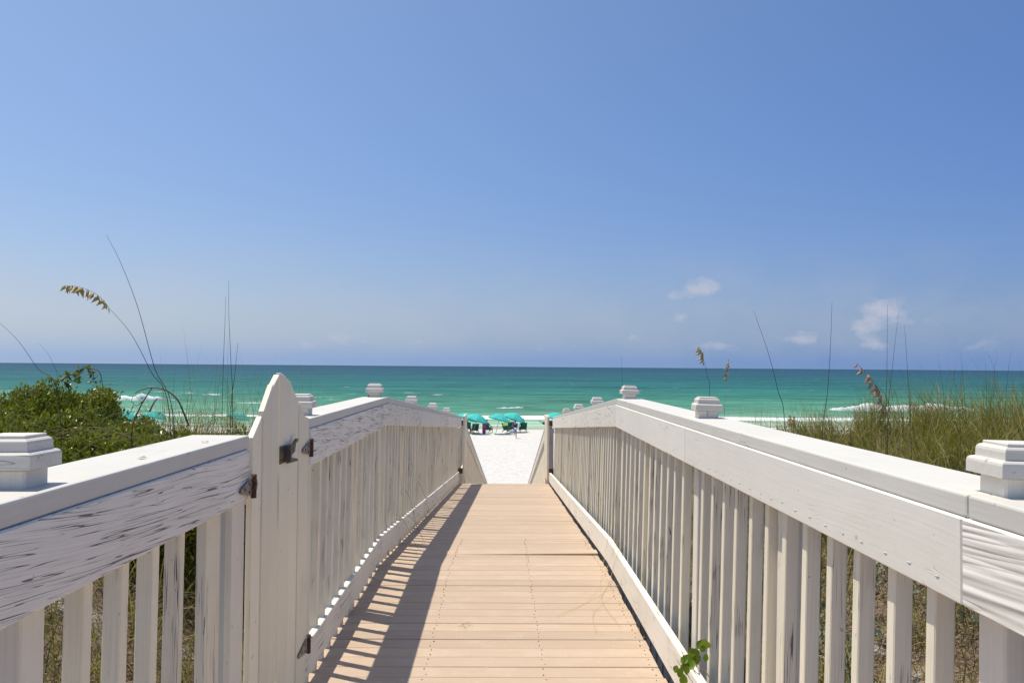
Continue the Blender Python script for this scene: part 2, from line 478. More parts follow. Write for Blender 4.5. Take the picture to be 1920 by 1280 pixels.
def mesh_np(name, verts, faces):
    """verts (n,3); faces (m,k) with constant k"""
    me = D.meshes.new(name)
    verts = np.asarray(verts, dtype=np.float32)
    faces = np.asarray(faces, dtype=np.int32)
    m, k = faces.shape
    me.vertices.add(len(verts))
    me.vertices.foreach_set('co', verts.ravel())
    me.loops.add(m * k)
    me.loops.foreach_set('vertex_index', faces.ravel())
    me.polygons.add(m)
    me.polygons.foreach_set('loop_start', np.arange(0, m * k, k, dtype=np.int32))
    me.polygons.foreach_set('loop_total', np.full(m, k, dtype=np.int32))
    me.update(calc_edges=True)
    me.validate()
    return me


def hexa(bm, pts):
    """8 points: bottom 4 ccw, top 4 ccw"""
    v = [bm.verts.new(q) for q in pts]
    for f in ((3, 2, 1, 0), (4, 5, 6, 7), (0, 1, 5, 4), (1, 2, 6, 5), (2, 3, 7, 6), (3, 0, 4, 7)):
        bm.faces.new([v[i] for i in f])
    return v


def box_pts(cx, cy, cz, sx, sy, sz):
    a, b_, c_ = sx / 2, sy / 2, sz / 2
    return [(cx - a, cy - b_, cz - c_), (cx + a, cy - b_, cz - c_), (cx + a, cy + b_, cz - c_), (cx - a, cy + b_, cz - c_),
            (cx - a, cy - b_, cz + c_), (cx + a, cy - b_, cz + c_), (cx + a, cy + b_, cz + c_), (cx - a, cy + b_, cz + c_)]


def box_mesh(name, sx, sy, sz, bev=0.003, seg=1, shear=0.0, center=(0, 0, 0)):
    bm = bmesh.new()
    hexa(bm, box_pts(*center, sx, sy, sz))
    if bev:
        bmesh.ops.bevel(bm, geom=bm.edges[:] + bm.verts[:], offset=bev, segments=seg, affect='EDGES', profile=0.5)
    if shear:
        for v in bm.verts:
            v.co.z += shear * v.co.x
    return mesh_from(name, bm)


def tube_bm(bm, pts, r0, r1=None, n=6, cap=True):
    """tapered tube along pts"""
    r1 = r0 if r1 is None else r1
    pts = [Vector(q) for q in pts]
    rings = []
    for i, q in enumerate(pts):
        d = (pts[min(i + 1, len(pts) - 1)] - pts[max(i - 1, 0)]).normalized()
        u = d.cross(Vector((0, 0, 1)))
        if u.length < 1e-3:
            u = Vector((1, 0, 0))
        u.normalize()
        w = d.cross(u)
        r = r0 + (r1 - r0) * i / max(1, len(pts) - 1)
        rings.append([bm.verts.new(q + (u * math.cos(2 * math.pi * k / n) + w * math.sin(2 * math.pi * k / n)) * r) for k in range(n)])
    for a, b_ in zip(rings, rings[1:]):
        for k in range(n):
            bm.faces.new((a[k], a[(k + 1) % n], b_[(k + 1) % n], b_[k]))
    if cap:
        bm.faces.new(rings[0][::-1])
        bm.faces.new(rings[-1])


def tube(name, pts, r0, r1=None, n=6, mat=None, parent=None):
    bm = bmesh.new()
    tube_bm(bm, pts, r0, r1, n)
    return obj(name, mesh_from(name, bm, True), mat, parent)


def smooth_path(pts, n=10):
    """Catmull-Rom through pts"""
    P = [Vector(q) for q in pts]
    P = [P[0] * 2 - P[1]] + P + [P[-1] * 2 - P[-2]]
    out = []
    for i in range(1, len(P) - 2):
        for k in range(n):
            s_ = k / n
            a, b_, c_, d = P[i - 1], P[i], P[i + 1], P[i + 2]
            out.append(0.5 * ((2 * b_) + (c_ - a) * s_ + (2 * a - 5 * b_ + 4 * c_ - d) * s_ ** 2 + (3 * b_ - a - 3 * c_ + d) * s_ ** 3))
    out.append(P[-2])
    return out


def at(px, py, y):
    """the point at distance y ahead that the photograph shows at pixel (px, py)"""
    d = CAMR @ Vector(((px - 960) / F, -(py - 640) / F, -1))
    return Vector((0, 0, CAMZ)) + d * (y / d.y)


# ------------------------------------------------------------------ boardwalk line
YK, YE = 6.55, 16.35            # crest of the ramp, end of the deck
SL, SH = 0.0706, 0.0142


def zo(y): return -SL * max(0.0, y - YK)
def xo(y): return SH * max(0.0, y - YK)


# ------------------------------------------------------------------ ground, sea
def sstep(a, b_, v):
    q = np.clip((v - a) / (b_ - a), 0, 1)
    return q * q * (3 - 2 * q)


def ground_z(x, y):
    x = np.asarray(x, dtype=float); y = np.asarray(y, dtype=float)
    base = -0.42 - 0.02 * np.clip(y, 0, 12)
    side = np.where(x < 0, sstep(1.2, 2.9, -x), sstep(1.3, 4.2, x))
    drop0, drop1 = 11 + 4 * side, 36 + 2 * side
    s_ = sstep(drop0, drop1, y)
    z = base * (1 - s_) + s_ * -4.75
    z += side * (1 - s_) * (np.where(x > 0, 0.55, 0.40) + 0.32 * sstep(5.2, 7.2, y))
    z += side * (1 - s_) * 0.16 * (np.sin(x * 0.9 + y * 0.7) + np.sin(y * 1.3 - x * 0.4))
    z += np.where(y > 36, -(np.minimum(y, 84) - 36) * 0.0125, 0) + np.where(y > 84, -(y - 84) * 0.0105, 0)
    z += 0.05 * np.sin(x * 0.31 + 1) * np.sin(y * 0.37) * sstep(36, 50, y) * (1 - sstep(75, 90, y))
    return z


def gz(x, y): return float(ground_z(x, y))


def axis(lims):
    out = []
    for a, b_, st in lims:
        out += list(np.arange(a, b_, st))
    return np.array(out + [lims[-1][1]])


gx = axis([(-6000, -600, 900), (-600, -80, 40), (-80, -16, 4), (-16, 16, 0.4), (16, 80, 4), (80, 600, 40), (600, 6000, 900)])
gy = axis([(-400, -40, 60), (-40, -4, 4), (-4, 44, 0.4), (44, 130, 2), (130, 200, 35)])
X, Y = np.meshgrid(gx, gy)
Z = ground_z(X, Y)
nx, ny = len(gx), len(gy)
idx = np.arange(nx * ny).reshape(ny, nx)
faces = np.stack([idx[:-1, :-1], idx[:-1, 1:], idx[1:, 1:], idx[1:, :-1]], -1).reshape(-1, 4)
go = obj('ground', mesh_np('ground', np.stack([X, Y, Z], -1).reshape(-1, 3), faces), M_ground)
for p_ in go.data.polygons: p_.use_smooth = True
tag(go, 'white sand beach and low dune under the boardwalk', kind='structure')

SEA_Z = -5.5
sx_ = axis([(-30000, -3000, 9000), (-3000, -300, 300), (-300, 300, 3), (300, 3000, 300), (3000, 30000, 9000)])
sy_ = axis([(96, 230, 0.8), (230, 420, 6), (420, 3000, 300), (3000, 40000, 6000)])
X, Y = np.meshgrid(sx_, sy_)
near = 1 - sstep(200, 400, Y)
Z = SEA_Z + near * (0.10 * np.sin(Y * 0.62 + 1.3 * np.sin(X * 0.035)) + 0.07 * np.sin(Y * 0.29 + X * 0.05 + 2) + 0.05 * np.sin(Y * 1.4 + X * 0.21)) * sstep(100, 125, Y)
nx, ny = len(sx_), len(sy_)
idx = np.arange(nx * ny).reshape(ny, nx)
faces = np.stack([idx[:-1, :-1], idx[:-1, 1:], idx[1:, 1:], idx[1:, :-1]], -1).reshape(-1, 4)
so = obj('sea', mesh_np('sea', np.stack([X, Y, Z], -1).reshape(-1, 3), faces), M_sea)
for p_ in so.data.polygons: p_.use_smooth = True
tag(so, 'green sea turning deep blue towards the horizon', kind='structure')


def breaker(x0, x1, y, h, label):
    """a wave breaking: a curling ridge of foam with ragged front"""
    n = max(16, int((x1 - x0) / 0.6)); k = 9
    V = []
    ph = random.random() * 9
    for i in range(n + 1):
        u = i / n
        x = x0 + (x1 - x0) * u
        env = math.sin(math.pi * u) ** 0.55
        env *= 0.72 + 0.28 * math.sin(u * 23 + ph) * math.sin(u * 9 + ph * 2)
        yc = y + 1.6 * math.sin(u * 4 + ph)
        for j in range(k + 1):
            w = j / k
            prof = math.sin(math.pi * w ** 0.7)
            hh = h * env * prof * (0.8 + 0.35 * random.random())
            V.append((x, yc - 2.6 * env + 4.2 * env * w + 0.25 * (random.random() - .5), SEA_Z - 0.12 + hh))
    Fc = [(a * (k + 1) + j, (a + 1) * (k + 1) + j, (a + 1) * (k + 1) + j + 1, a * (k + 1) + j + 1) for a in range(n) for j in range(k)]
    o = obj('breaking_wave', mesh_np('breaking_wave', V, Fc), M_foam)
    for p_ in o.data.polygons: p_.use_smooth = True
    return tag(o, label, 'wave', 'waves breaking near the beach')


def seax(px, y): return (px - 935) / F * y
breaker(seax(190, 168), seax(335, 168), 168, 1.5, 'short white breaking wave seen over the leafy bush')
breaker(seax(1552, 150), seax(1860, 150), 150, 1.6, 'long white breaking wave behind the tall dune grass')
breaker(seax(395, 158), seax(560, 158), 158, 0.35, 'low foaming wave seen through the thin grass by the arched gate')
breaker(seax(925, 150), seax(990, 150), 150, 0.30, 'small foaming wave straight out from the end of the boardwalk')

# ------------------------------------------------------------------ boardwalk
deck = thing('boardwalk', 'tan composite boardwalk sloping down to the beach', None)
tag(deck, kind='structure')
PITCH, PW, PT = 0.146, 0.1397, 0.028
XL, XR = -0.93, 0.805
pm = [box_mesh('plank', XR - XL, PW, PT, 0.003) for _ in range(1)][0]
pm.materials.append(M_deck)
y = -2.5
screws = bmesh.new()
while y + PW < YE:
    yc = y + PITCH / 2
    near_k = abs(yc - 7.25) < PITCH / 2
    o = obj('plank', pm, None, deck)
    xj = random.uniform(-.006, .006)
    o.location = ((XL + XR) / 2 + xo(yc) + xj, yc, -PT / 2 + zo(yc) + random.uniform(-.0018, .0018))
    o.rotation_euler = (-math.atan(SL) if yc > YK else 0, random.uniform(-.0012, .0012), random.uniform(-.002, .002))
    if near_k:
        o.location.z += 0.010; o.rotation_euler = (0, -0.012, 0.006)
    if 1.5 < yc < 8.2:
        for jx in (-0.343, 0.234, 0.765):
            for dy in (-.038, .038):
                cx, cy = jx + xo(yc) + random.uniform(-.01, .01), yc + dy + random.uniform(-.006, .006)
                zz = zo(cy) + 0.0035 + (0.012 if near_k else 0)
                r = random.uniform(.0022, .0040)
                vs = [screws.verts.new((cx + r * math.cos(a), cy + r * math.sin(a), zz)) for a in [k * math.pi / 3 for k in range(6)]]
                lo = [screws.verts.new((v.co.x, v.co.y, zz - 0.012)) for v in vs]
                screws.faces.new(vs)
                for k in range(6):
                    screws.faces.new((lo[k], lo[(k + 1) % 6], vs[(k + 1) % 6], vs[k]))
    y += PITCH
tag(obj('screw', mesh_from('screw', screws), M_screw, deck), kind='stuff')


def run_board(name, parent, mat, x, y0, y1, z, w, h, bev=0.003, seg=1, gap=0.0015, bend=True):
    """a board along the walk between y0 and y1 with vertical end cuts; x, z are its centre at the level stretch"""
    xa, xb = x + xo(y0), x + xo(y1)
    za, zb = z + zo(y0), z + zo(y1)
    L = math.hypot(xb - xa, y1 - y0) - 2 * gap
    sh = (zb - za) / L
    me = box_mesh(name, L, w, h, bev, seg, shear=sh)
    return obj(name, me, mat, parent, ((xa + xb) / 2, (y0 + y1) / 2, (za + zb) / 2), (0, 0, math.atan2(y1 - y0, xb - xa)))


for xs in (-0.75, 0.0, 0.70):
    for a, b_ in ((-2.5, YK), (YK, YE)):
        run_board('joist', deck, M_timber, xs, a, b_, -0.028 - 0.10, 0.04, 0.19)
run_board('fascia_joist', deck, M_timber, -0.955, -2.5, YK, -0.16, 0.038, 0.22)
run_board('fascia_joist', deck, M_timber, -0.955, YK, YE, -0.16, 0.038, 0.22)

# post with moulded cap
PTOP = 1.239


def cap_mesh():
    bm = bmesh.new()
    def layer(hw, z0, z1, bt, seg=3):
        b2 = bmesh.new()
        hexa(b2, box_pts(0, 0, (z0 + z1) / 2, 2 * hw, 2 * hw, z1 - z0))
        top = [e for e in b2.edges if all(abs(v.co.z - z1) < 1e-6 for v in e.verts)]
        vert = [e for e in b2.edges if abs(e.verts[0].co.z - e.verts[1].co.z) > 1e-4]
        bmesh.ops.bevel(b2, geom=top, offset=bt, segments=seg, affect='EDGES', profile=0.5)
        me = D.meshes.new('tmp'); b2.to_mesh(me); b2.free()
        bm.from_mesh(me); D.meshes.remove(me)
    layer(0.0615, 0.0, 0.031, 0.009)
    layer(0.0500, 0.029, 0.056, 0.010)
    layer(0.0410, 0.054, 0.062, 0.0015, 1)
    return mesh_from('post_cap', bm)


CAPM = cap_mesh()
CAPM.materials.append(M_cap)
POSTM = box_mesh('post', 0.089, 0.089, 1.95, 0.004, 1, center=(0, 0, -0.975))
POSTM.materials.append(M_post)


def post(parent, x, y, cap=True, top=PTOP + 0.036, lean=0.0):
    o = obj('post', POSTM, None, parent, (x + xo(y), y, top + zo(y)), (0, lean, random.uniform(-.02, .02)))
    if cap:
        obj('post_cap', CAPM, None, o, (0, 0, 0.0), (random.uniform(-.012, .012), random.uniform(-.012, .012), random.uniform(-.05, .05)))
    return o


BALM = []
for k in range(4):
    me = box_mesh('baluster', 0.0425, 0.0405, 1.36, 0.003, 1, center=(0, 0, -0.68))
    bm = bmesh.new(); bm.from_mesh(me)
    BALM.append(me)


def baluster(parent, x_top, x_bot, y, k=None, mat=M_bal):
    me = random.choice(BALM)
    if not me.materials: me.materials.append(mat)
    lean = math.atan2(x_top - x_bot, 1.15)
    return obj('baluster', me, None, parent, (x_top + xo(y) + random.uniform(-.002, .002), y + random.uniform(-.006, .006), 1.192 + zo(y)),
               (random.uniform(-.004, .004), lean, random.uniform(-.03, .03)))


POSTS = [1.67 + 2.44 * k - (0.02 if k == 0 else 0) for k in range(-1, 7)]      # -0.77 .. 16.31

# --- right fence
rf = thing('fence', 'long white railing on the right of the boardwalk with smooth sunlit boards', 'railing', (0, 0, 0), group='white railings along the boardwalk')
RCX, RW = 0.976, 0.19
for a, b_ in ((-0.85, 1.645), (1.645, YK), (YK, 11.43), (11.43, YE)):
    run_board('top_rail', rf, M_rail, RCX, a, b_, 1.217, RW, 0.044, 0.005, 2)
fm = [M_fascia_g, M_fascia_r, M_fascia_r, M_fascia_m, M_fascia_m, M_fascia_m, M_fascia_m]
ed = [-0.85, 1.652, 4.11, YK, 8.99, 11.43, 13.87, YE]
for i in range(7):
    m_ = fm[i]
    o = run_board('fascia_board', rf, m_, 0.873 + 0.019, ed[i], ed[i + 1], 1.1125, 0.038, 0.163, 0.003)
    if i == 0: o['label'] = 'deeply grained board with raised ridges at the near end'
for a, b_ in ((-0.85, 3.30), (3.30, YK), (YK, 11.43), (11.43, YE)):
    run_board('toe_board', rf, M_toe, 0.816 + 0.019, a, b_, 0.118, 0.038, 0.172, 0.003)
for i, yp in enumerate(POSTS):
    if yp < 16:
        post(rf, RCX, yp, True, lean=0.015)
        if yp + 1.22 < 16: post(rf, RCX, yp + 1.22, False, 1.19, lean=0.015)
    if i + 1 < len(POSTS):
        for k in range(12):
            yb = yp + (k + 1) * 2.44 / 13
            if yb < YE - 0.05:
                baluster(rf, 0.932, 0.905, yb)
# nail marks along the lower edge of the near board
bm = bmesh.new()
for k in range(20):
    yy = 1.75 + k * 0.118 + random.uniform(-.01, .01)
    zz = 1.062 + random.uniform(-.004, .004)
    L = random.uniform(.009, .015); h = random.uniform(.0010, .0018)
    ps = [bm.verts.new((0.8725, yy - L, zz)), bm.verts.new((0.8725, yy, zz + h)), bm.verts.new((0.8725, yy + L, zz - .001)), bm.verts.new((0.8725, yy, zz - h))]
    c_ = bm.verts.new((0.8705, yy, zz - .0005))
    for q in range(4):
        bm.faces.new((ps[(q + 1) % 4], ps[q], c_))
for yy in (1.555, 1.56, 1.552):
    pass
tag(obj('nail_mark', mesh_from('nail_mark', bm), M_rail, rf), kind='stuff')

# --- left fences, before and after the arched gate
LCX = -0.916
lf = thing('fence', 'short white railing before the arched gate, its wide board deeply cracked', 'railing', (0, 0, 0), group='white railings along the boardwalk')
YG0, YG1 = 2.93, 3.80
run_board('top_rail', lf, M_rail, LCX, -0.85, YG0, 1.217, RW, 0.044, 0.005, 2)
run_board('fascia_board', lf, M_fascia_w, -0.834, -0.85, YG0 - 0.02, 1.1125, 0.038, 0.163)
run_board('toe_board', lf, M_toe, -0.851 - 0.017, -0.85, YG0, 0.138, 0.034, 0.151)
for yp in (-0.77, 1.685):
    post(lf, LCX, yp)
obj('post', POSTM, None, lf, (-0.9, YG0 - 0.05, 1.19))
bm_ = box_mesh('trim_board', 0.022, 0.135, 1.30, 0.002)
obj('trim_board', bm_, M_post, lf, (-0.842, YG0 - 0.075, 1.03 - 0.652))
bm_ = box_mesh('trim_board', 0.03, 0.13, 1.30, 0.002)
obj('trim_board', bm_, M_bal, lf, (-0.870, YG0 - 0.245, 1.03 - 0.652))
for k in range(4):
    baluster(lf, -0.875, -0.885, 1.876 + k * 0.181)
for k in range(11):
    baluster(lf, -0.875, -0.885, -0.55 + k * 0.181)

lf2 = thing('fence', 'long white railing on the left beyond the arched gate, rising to a crest', 'railing', (0, 0, 0), group='white railings along the boardwalk')
Y2 = 3.86
for a, b_ in ((Y2, YK), (YK, 11.43), (11.43, YE)):
    run_board('top_rail', lf2, M_rail, LCX, a, b_, 1.217, RW, 0.044, 0.005, 2)
for a, b_, m_ in ((Y2 + .01, YK, M_fascia_w), (YK, 8.99, M_fascia_m), (8.99, 11.43, M_fascia_r), (11.43, 13.87, M_fascia_m), (13.87, YE, M_fascia_m)):
    run_board('fascia_board', lf2, m_, -0.834, a, b_, 1.1125, 0.038, 0.163)
for a, b_ in ((Y2, YK), (YK, 11.43), (11.43, YE)):
    run_board('toe_board', lf2, M_toe, -0.851 - 0.017, a, b_, 0.138, 0.034, 0.151)
for yp in POSTS[2:]:
    if yp < 16:
        post(lf2, LCX, yp)
        if yp + 1.22 < 16: post(lf2, LCX, yp + 1.22, False, 1.19)
obj('post', POSTM, None, lf2, (-0.9, Y2 + 0.06, 1.19))
for i, yp in enumerate(POSTS[2:]):
    for k in range(12):
        yb = yp + (k + 1) * 2.44 / 13
        if yb < YE - 0.05:
            baluster(lf2, -0.875, -0.89, yb)


# --- arched picket gate in the left railing
def prism(name, poly, t0, t1, axis_pts):
    pass


gate = thing('picket_gate', 'white arched picket gate with rusty hinges closing a gap in the left railing', 'gate')
prof = [(2.93, 1.224), (3.04, 1.290), (3.165, 1.386), (3.185, 1.397), (3.28, 1.443), (3.335, 1.435), (3.455, 1.405), (3.56, 1.346), (3.63, 1.310), (3.71, 1.262), (3.80, 1.248)]
def topz(v):
    for (a, za), (b_, zb) in zip(prof, prof[1:]):
        if a <= v <= b_:
            return za + (zb - za) * (v - a) / (b_ - a)
    return prof[-1][1]
bounds = [2.937, 3.05, 3.175, 3.286, 3.455, 3.61, 3.792]
for i in range(6):
    a, b_ = bounds[i] + .0022, bounds[i + 1] - (.0022 if i != 2 else .006)
    if i == 3: a += .004
    jig = (0.0, 0.012, -0.008, 0.0, 0.004, -0.004)[i]
    ys = [a] + [q for q, _ in prof if a < q < b_] + [b_]
    bm = bmesh.new()
    t1 = -0.812 + (0.0, .005, -.001, .003, -.002, .002)[i]; t0 = t1 - 0.020
    fr = [bm.verts.new((t1, q, topz(q) + jig)) for q in ys]
    bk = [bm.verts.new((t0, q, topz(q) + jig)) for q in ys]
    zb = 0.055 + random.uniform(-.008, .008)
    f0, f1 = bm.verts.new((t1, a, zb)), bm.verts.new((t1, b_, zb))
    b0, b1 = bm.verts.new((t0, a, zb)), bm.verts.new((t0, b_, zb))
    bm.faces.new([f0, f1] + fr[::-1])
    bm.faces.new(([b0, b1] + bk[::-1])[::-1])
    for q in range(len(ys) - 1):
        bm.faces.new((fr[q], fr[q + 1], bk[q + 1], bk[q]))
    bm.faces.new((f0, fr[0], bk[0], b0)); bm.faces.new((f1, b1, bk[-1], fr[-1])); bm.faces.new((f0, b0, b1, f1))
    bmesh.ops.recalc_face_normals(bm, faces=bm.faces[:])
    bmesh.ops.bevel(bm, geom=[e for e in bm.edges if e.calc_face_angle(0) > 1.2], offset=.002, segments=1, affect='EDGES')
    obj('picket', mesh_from('picket', bm), M_bal_s, gate)
for zz in (0.22, 1.05):
    obj('cross_rail', box_mesh('cross_rail', 0.03, 0.84, 0.085, 0.003), M_post, gate, (-0.8485, 3.365, zz))


def poly_plate(name, pts, x, th, mat, parent):
    """flat plate in the plane of the fence: pts are (y, z)"""
    bm = bmesh.new()
    a = [bm.verts.new((x, q, z)) for q, z in pts]
    b_ = [bm.verts.new((x + th, q, z)) for q, z in pts]
    bm.faces.new(a); bm.faces.new(b_[::-1])
    n = len(pts)
    for k in range(n):
        bm.faces.new((a[k], b_[k], b_[(k + 1) % n], a[(k + 1) % n]))
    bmesh.ops.recalc_face_normals(bm, faces=bm.faces[:])
    return obj(name, mesh_from(name, bm), mat, parent)


def hinge(parent, yk, zk, dirn, x, s=1.0, rusty=True):
    """strap hinge: a tapered strap towards dirn, a knuckle, a short leaf the other way"""
    k = poly_plate('hinge', [(yk + dirn * .135 * s, zk - .004), (yk + dirn * .125 * s, zk + .006), (yk + dirn * .01, zk + .030), (yk + dirn * .01, zk - .030), (yk + dirn * .125 * s, zk - .010)], x, 0.003, M_galv if rusty else M_dark, parent)
    poly_plate('hinge_leaf', [(yk - dirn * .01, zk + .028), (yk - dirn * .05, zk + .018), (yk - dirn * .062, zk), (yk - dirn * .05, zk - .018), (yk - dirn * .01, zk - .028)], x, 0.003, M_galv, k)
    for zz in (-.026, 0, .026):
        tube('knuckle', [(x + .006, yk, zk + zz - .0125), (x + .006, yk, zk + zz + .0125)], 0.0095, None, 10, M_rust, k)
    for dy, dz in ((.04, .012), (.04, -.014), (.09, 0)):
        tube('screw', [(x + .003, yk + dirn * dy * s, zk + dz), (x + .0055, yk + dirn * dy * s, zk + dz)], .005, .003, 8, M_dark, k)
    return k


hinge(gate, 2.925, 1.072, -1, -0.809, 1.0)
hinge(gate, 3.80, 1.118, -1, -0.806, 1.1)
hinge(gate, 3.80, 0.285, -1, -0.806, 1.3)
# latch: plate, housing, striker lever and jaws
lx = -0.8095
latch = poly_plate('latch', [(3.285, 1.103), (3.285, 1.168), (3.36, 1.168), (3.36, 1.103)], lx, 0.004, M_dark, gate)
poly_plate('housing', [(3.355, 1.105), (3.355, 1.166), (3.372, 1.166), (3.372, 1.105)], lx + .004, 0.022, M_dark, latch)
poly_plate('lower_jaw', [(3.37, 1.098), (3.37, 1.120), (3.47, 1.108), (3.52, 1.100), (3.52, 1.092)], lx + .006, 0.010, M_dark, latch)
poly_plate('lever', [(3.37, 1.166), (3.44, 1.166), (3.50, 1.182), (3.522, 1.180), (3.522, 1.170), (3.485, 1.165), (3.475, 1.135), (3.42, 1.125), (3.37, 1.135)], lx + .008, 0.008, M_dark, latch)
tube('rivet', [(lx + .016, 3.452, 1.148), (lx + .019, 3.452, 1.148)], .011, .008, 12, M_galv, latch)
for zz in (1.115, 1.156):
    tube('screw', [(lx + .004, 3.31, zz), (lx + .007, 3.31, zz)], .006, .004, 8, M_rust, latch)

# --- open gates at the end of the deck, seen edge on
def end_gate(side, label):
    g = thing('picket_gate', label, 'gate', group='open gates at the end of the boardwalk')
    x0 = (-0.775 if side < 0 else 0.80) + xo(YE)
    zt = 1.235 + zo(YE)
    zb = 0.05 + zo(YE)
    yaw = 0.0
    for k in range(6):
        ya = YE + 0.09 + k * 0.145
        bm = bmesh.new()
        th = .04
        hexa(bm, box_pts(x0 - side * .002 * k, ya + .066, (zt + zb) / 2 + 0.01 * math.sin(k), th, .132, zt - zb))
        bmesh.ops.bevel(bm, geom=bm.edges[:], offset=.003, segments=1, affect='EDGES')
        obj('picket', mesh_from('picket', bm), M_bal_s, g)
    for zz in (zt - .14, zb + .16):
        obj('cross_rail', box_mesh('cross_rail', .035, .84, .085, .003), M_post, g, (x0 + side * .0385, YE + .52, zz))
        kx = x0 + side * .05
        h = obj('hinge', box_mesh('hinge', .062, .03, .10, .002), M_rust, g, (kx - side * .005, YE + .03, zz + .02))
        tube('knuckle', [(side * .040, -.01, -.055), (side * .040, -.01, .055)], .014, None, 8, M_rust, h)
    return g, x0, zt


end_gate(-1, 'narrow white gate swung open against the left stair railing')
g2, x0, zt = end_gate(1, 'narrow white gate swung open against the right stair railing, latch on its edge')
la = obj('latch', box_mesh('latch', .05, .02, .05, .002), M_dark, g2, (x0 - .045, YE + .85, zt - .17))
tube('lever', [(-.005, 0, 0), (-.055, 0, .02), (-.095, 0, .06)], .010, .006, 6, M_dark, la)

# --- ramp of steps down to the sand, with its own side rails
YS0, YS1, SS = YE + 0.02, 34.5, 0.200
def zs(y): return -0.70 - SS * (y - YS0)
def xs_(y): return SH * (y - YK)
steps = thing('stairway', 'wide wooden steps descending from the deck to the sand', None)
tag(steps, kind='structure')
tm = box_mesh('tread', 1.70, 0.30, 0.04, 0.003); tm.materials.append(M_deck)
y = YS0 + .17
while y < YS1:
    obj('tread', tm, None, steps, (xs_(y), y, zs(y) - 0.03))
    y += 0.32
for side, lab in ((-1, 'left side railing of the steps, boarded down to the sand'), (1, 'right side railing of the steps, boarded down to the sand')):
    sf = thing('stair_railing', lab, 'railing', group='railings beside the steps')
    for a, b_ in ((YS0 + 1.0, 22.5), (22.5, 28.5), (28.5, YS1)):
        L = b_ - a - .003
        def put(nm, x, z, w, h, mat):
            me = box_mesh(nm, L, w, h, .003, 1, shear=-SS)
            obj(nm, me, mat, sf, (side * x + xs_((a + b_) / 2), (a + b_) / 2, zs((a + b_) / 2) + z), (0, 0, math.pi / 2 - SH))
        put('top_rail', 0.845, 1.20, 0.14, 0.042, M_rail)
        put('fascia_board', 0.80, 1.09, 0.035, 0.17, M_fascia_m)
        put('toe_board', 0.80, 0.13, 0.035, 0.17, M_toe)
    y = YS0 + 1.0
    sm = box_mesh('board', 0.03, 0.118, 1.15, 0.003, 1); sm.materials.append(M_bal)
    while y < YS1:
        obj('board', sm, None, sf, (side * 0.835 + xs_(y), y, zs(y) + 0.575), (0, 0, random.uniform(-.02, .02)))
        y += 0.127
    for yp in (YS0 + 1.05, 20.2, 23.2, 26.2, 29.2, 32.2, YS1 - .05):
        o = obj('post', box_mesh('post', .089, .089, 2.4, .004, 1, center=(0, 0, -1.2)), M_post, sf, (side * 0.90 + xs_(yp), yp, zs(yp) + 1.17))

# ------------------------------------------------------------------ plants
def blades(n, xr, yr, hfun, wid, seg=4, lean=0.5, zoff=-0.02, dirbias=(0, 0), fixed=None):
    """grass blades, each a tapering strip bent into an arc; returns verts, faces"""
    x, yv, caz = fixed
    n = len(x)
    L = hfun(x, yv) * rng.beta(2.8, 1.6, n) * (0.80 + 0.62 * ((caz * 1.7) % 1.0))
    z0 = ground_z(x, yv) + zoff
    az = caz + rng.normal(0, 0.8, n)
    th = np.clip(np.abs(rng.normal(lean, 0.55 * lean, n)), 0.08, 2.7)
    t0 = np.abs(rng.normal(0, 0.16, n))
    wa = az + np.pi / 2 + rng.normal(0, 0.7, n)
    wx, wy = np.cos(wa), np.sin(wa)
    w0 = wid * rng.uniform(0.6, 1.3, n)
    V = np.zeros((n, seg + 1, 2, 3), dtype=np.float32)
    hor = np.zeros(n); ver = np.zeros(n)
    for i in range(seg + 1):
        s_ = i / seg
        if i:
            a = t0 + th * ((i - 0.5) / seg) ** 1.3
            hor = hor + np.sin(a) * L / seg; ver = ver + np.cos(a) * L / seg
        cx, cy = x + np.cos(az) * hor + dirbias[0] * hor, yv + np.sin(az) * hor + dirbias[1] * hor
        w = w0 * (1 - s_ ** 1.5 * 0.92) * 0.5
        V[:, i, 0] = np.stack([cx - wx * w, cy - wy * w, z0 + ver], -1)
        V[:, i, 1] = np.stack([cx + wx * w, cy + wy * w, z0 + ver], -1)
    base = (np.arange(n) * (seg + 1) * 2)[:, None, None]
    q = np.array([[2 * i, 2 * i + 1, 2 * i + 3, 2 * i + 2] for i in range(seg)])[None]
    fx = V[:, :, :, 0].reshape(n, -1); fy = V[:, :, :, 1].reshape(n, -1)
    ok = (np.abs(fx - np.where(fy > YK, SH * (fy - YK), 0)).min(1) > 1.08)
    V = V[ok]; n = len(V)
    base = (np.arange(n) * (seg + 1) * 2)[:, None, None]
    return V.reshape(-1, 3), (base + q).reshape(-1, 4)


def keep_off(x, y):      # nothing grows through the boardwalk
    return np.abs(x - np.where(y > YK, SH * (y - YK), 0)) > 1.16


def clumpy(n, xr, yr, per, rad, cond):
    m = max(1, n // per)
    cx, cy = rng.uniform(*xr, m), rng.uniform(*yr, m)
    x = np.repeat(cx, per) + rng.normal(0, rad, m * per)
    y = np.repeat(cy, per) + rng.normal(0, rad, m * per)
    az = np.repeat(rng.uniform(0, 2 * np.pi, m), per)
    k = cond(x, y) & keep_off(x, y)
    return x[k], y[k], az[k]


# right: dense arching dune grass, highest away from the walk
def right_cond(x, y):
    return (x > 1.3) & (x / np.maximum(y, .1) > 0.335 - .05 * np.sin(y * 2.1))


def right_h(x, y):
    q = x / np.maximum(y, .1)
    top = np.interp(q, [0.24, 0.36, 0.42, 0.50, 0.62], [0.48, 0.60, 0.86, 1.06, 1.22])
    return top * np.interp(y, [6.9, 8.5, 11, 14], [0.72, 0.9, 1.0, 1.05])


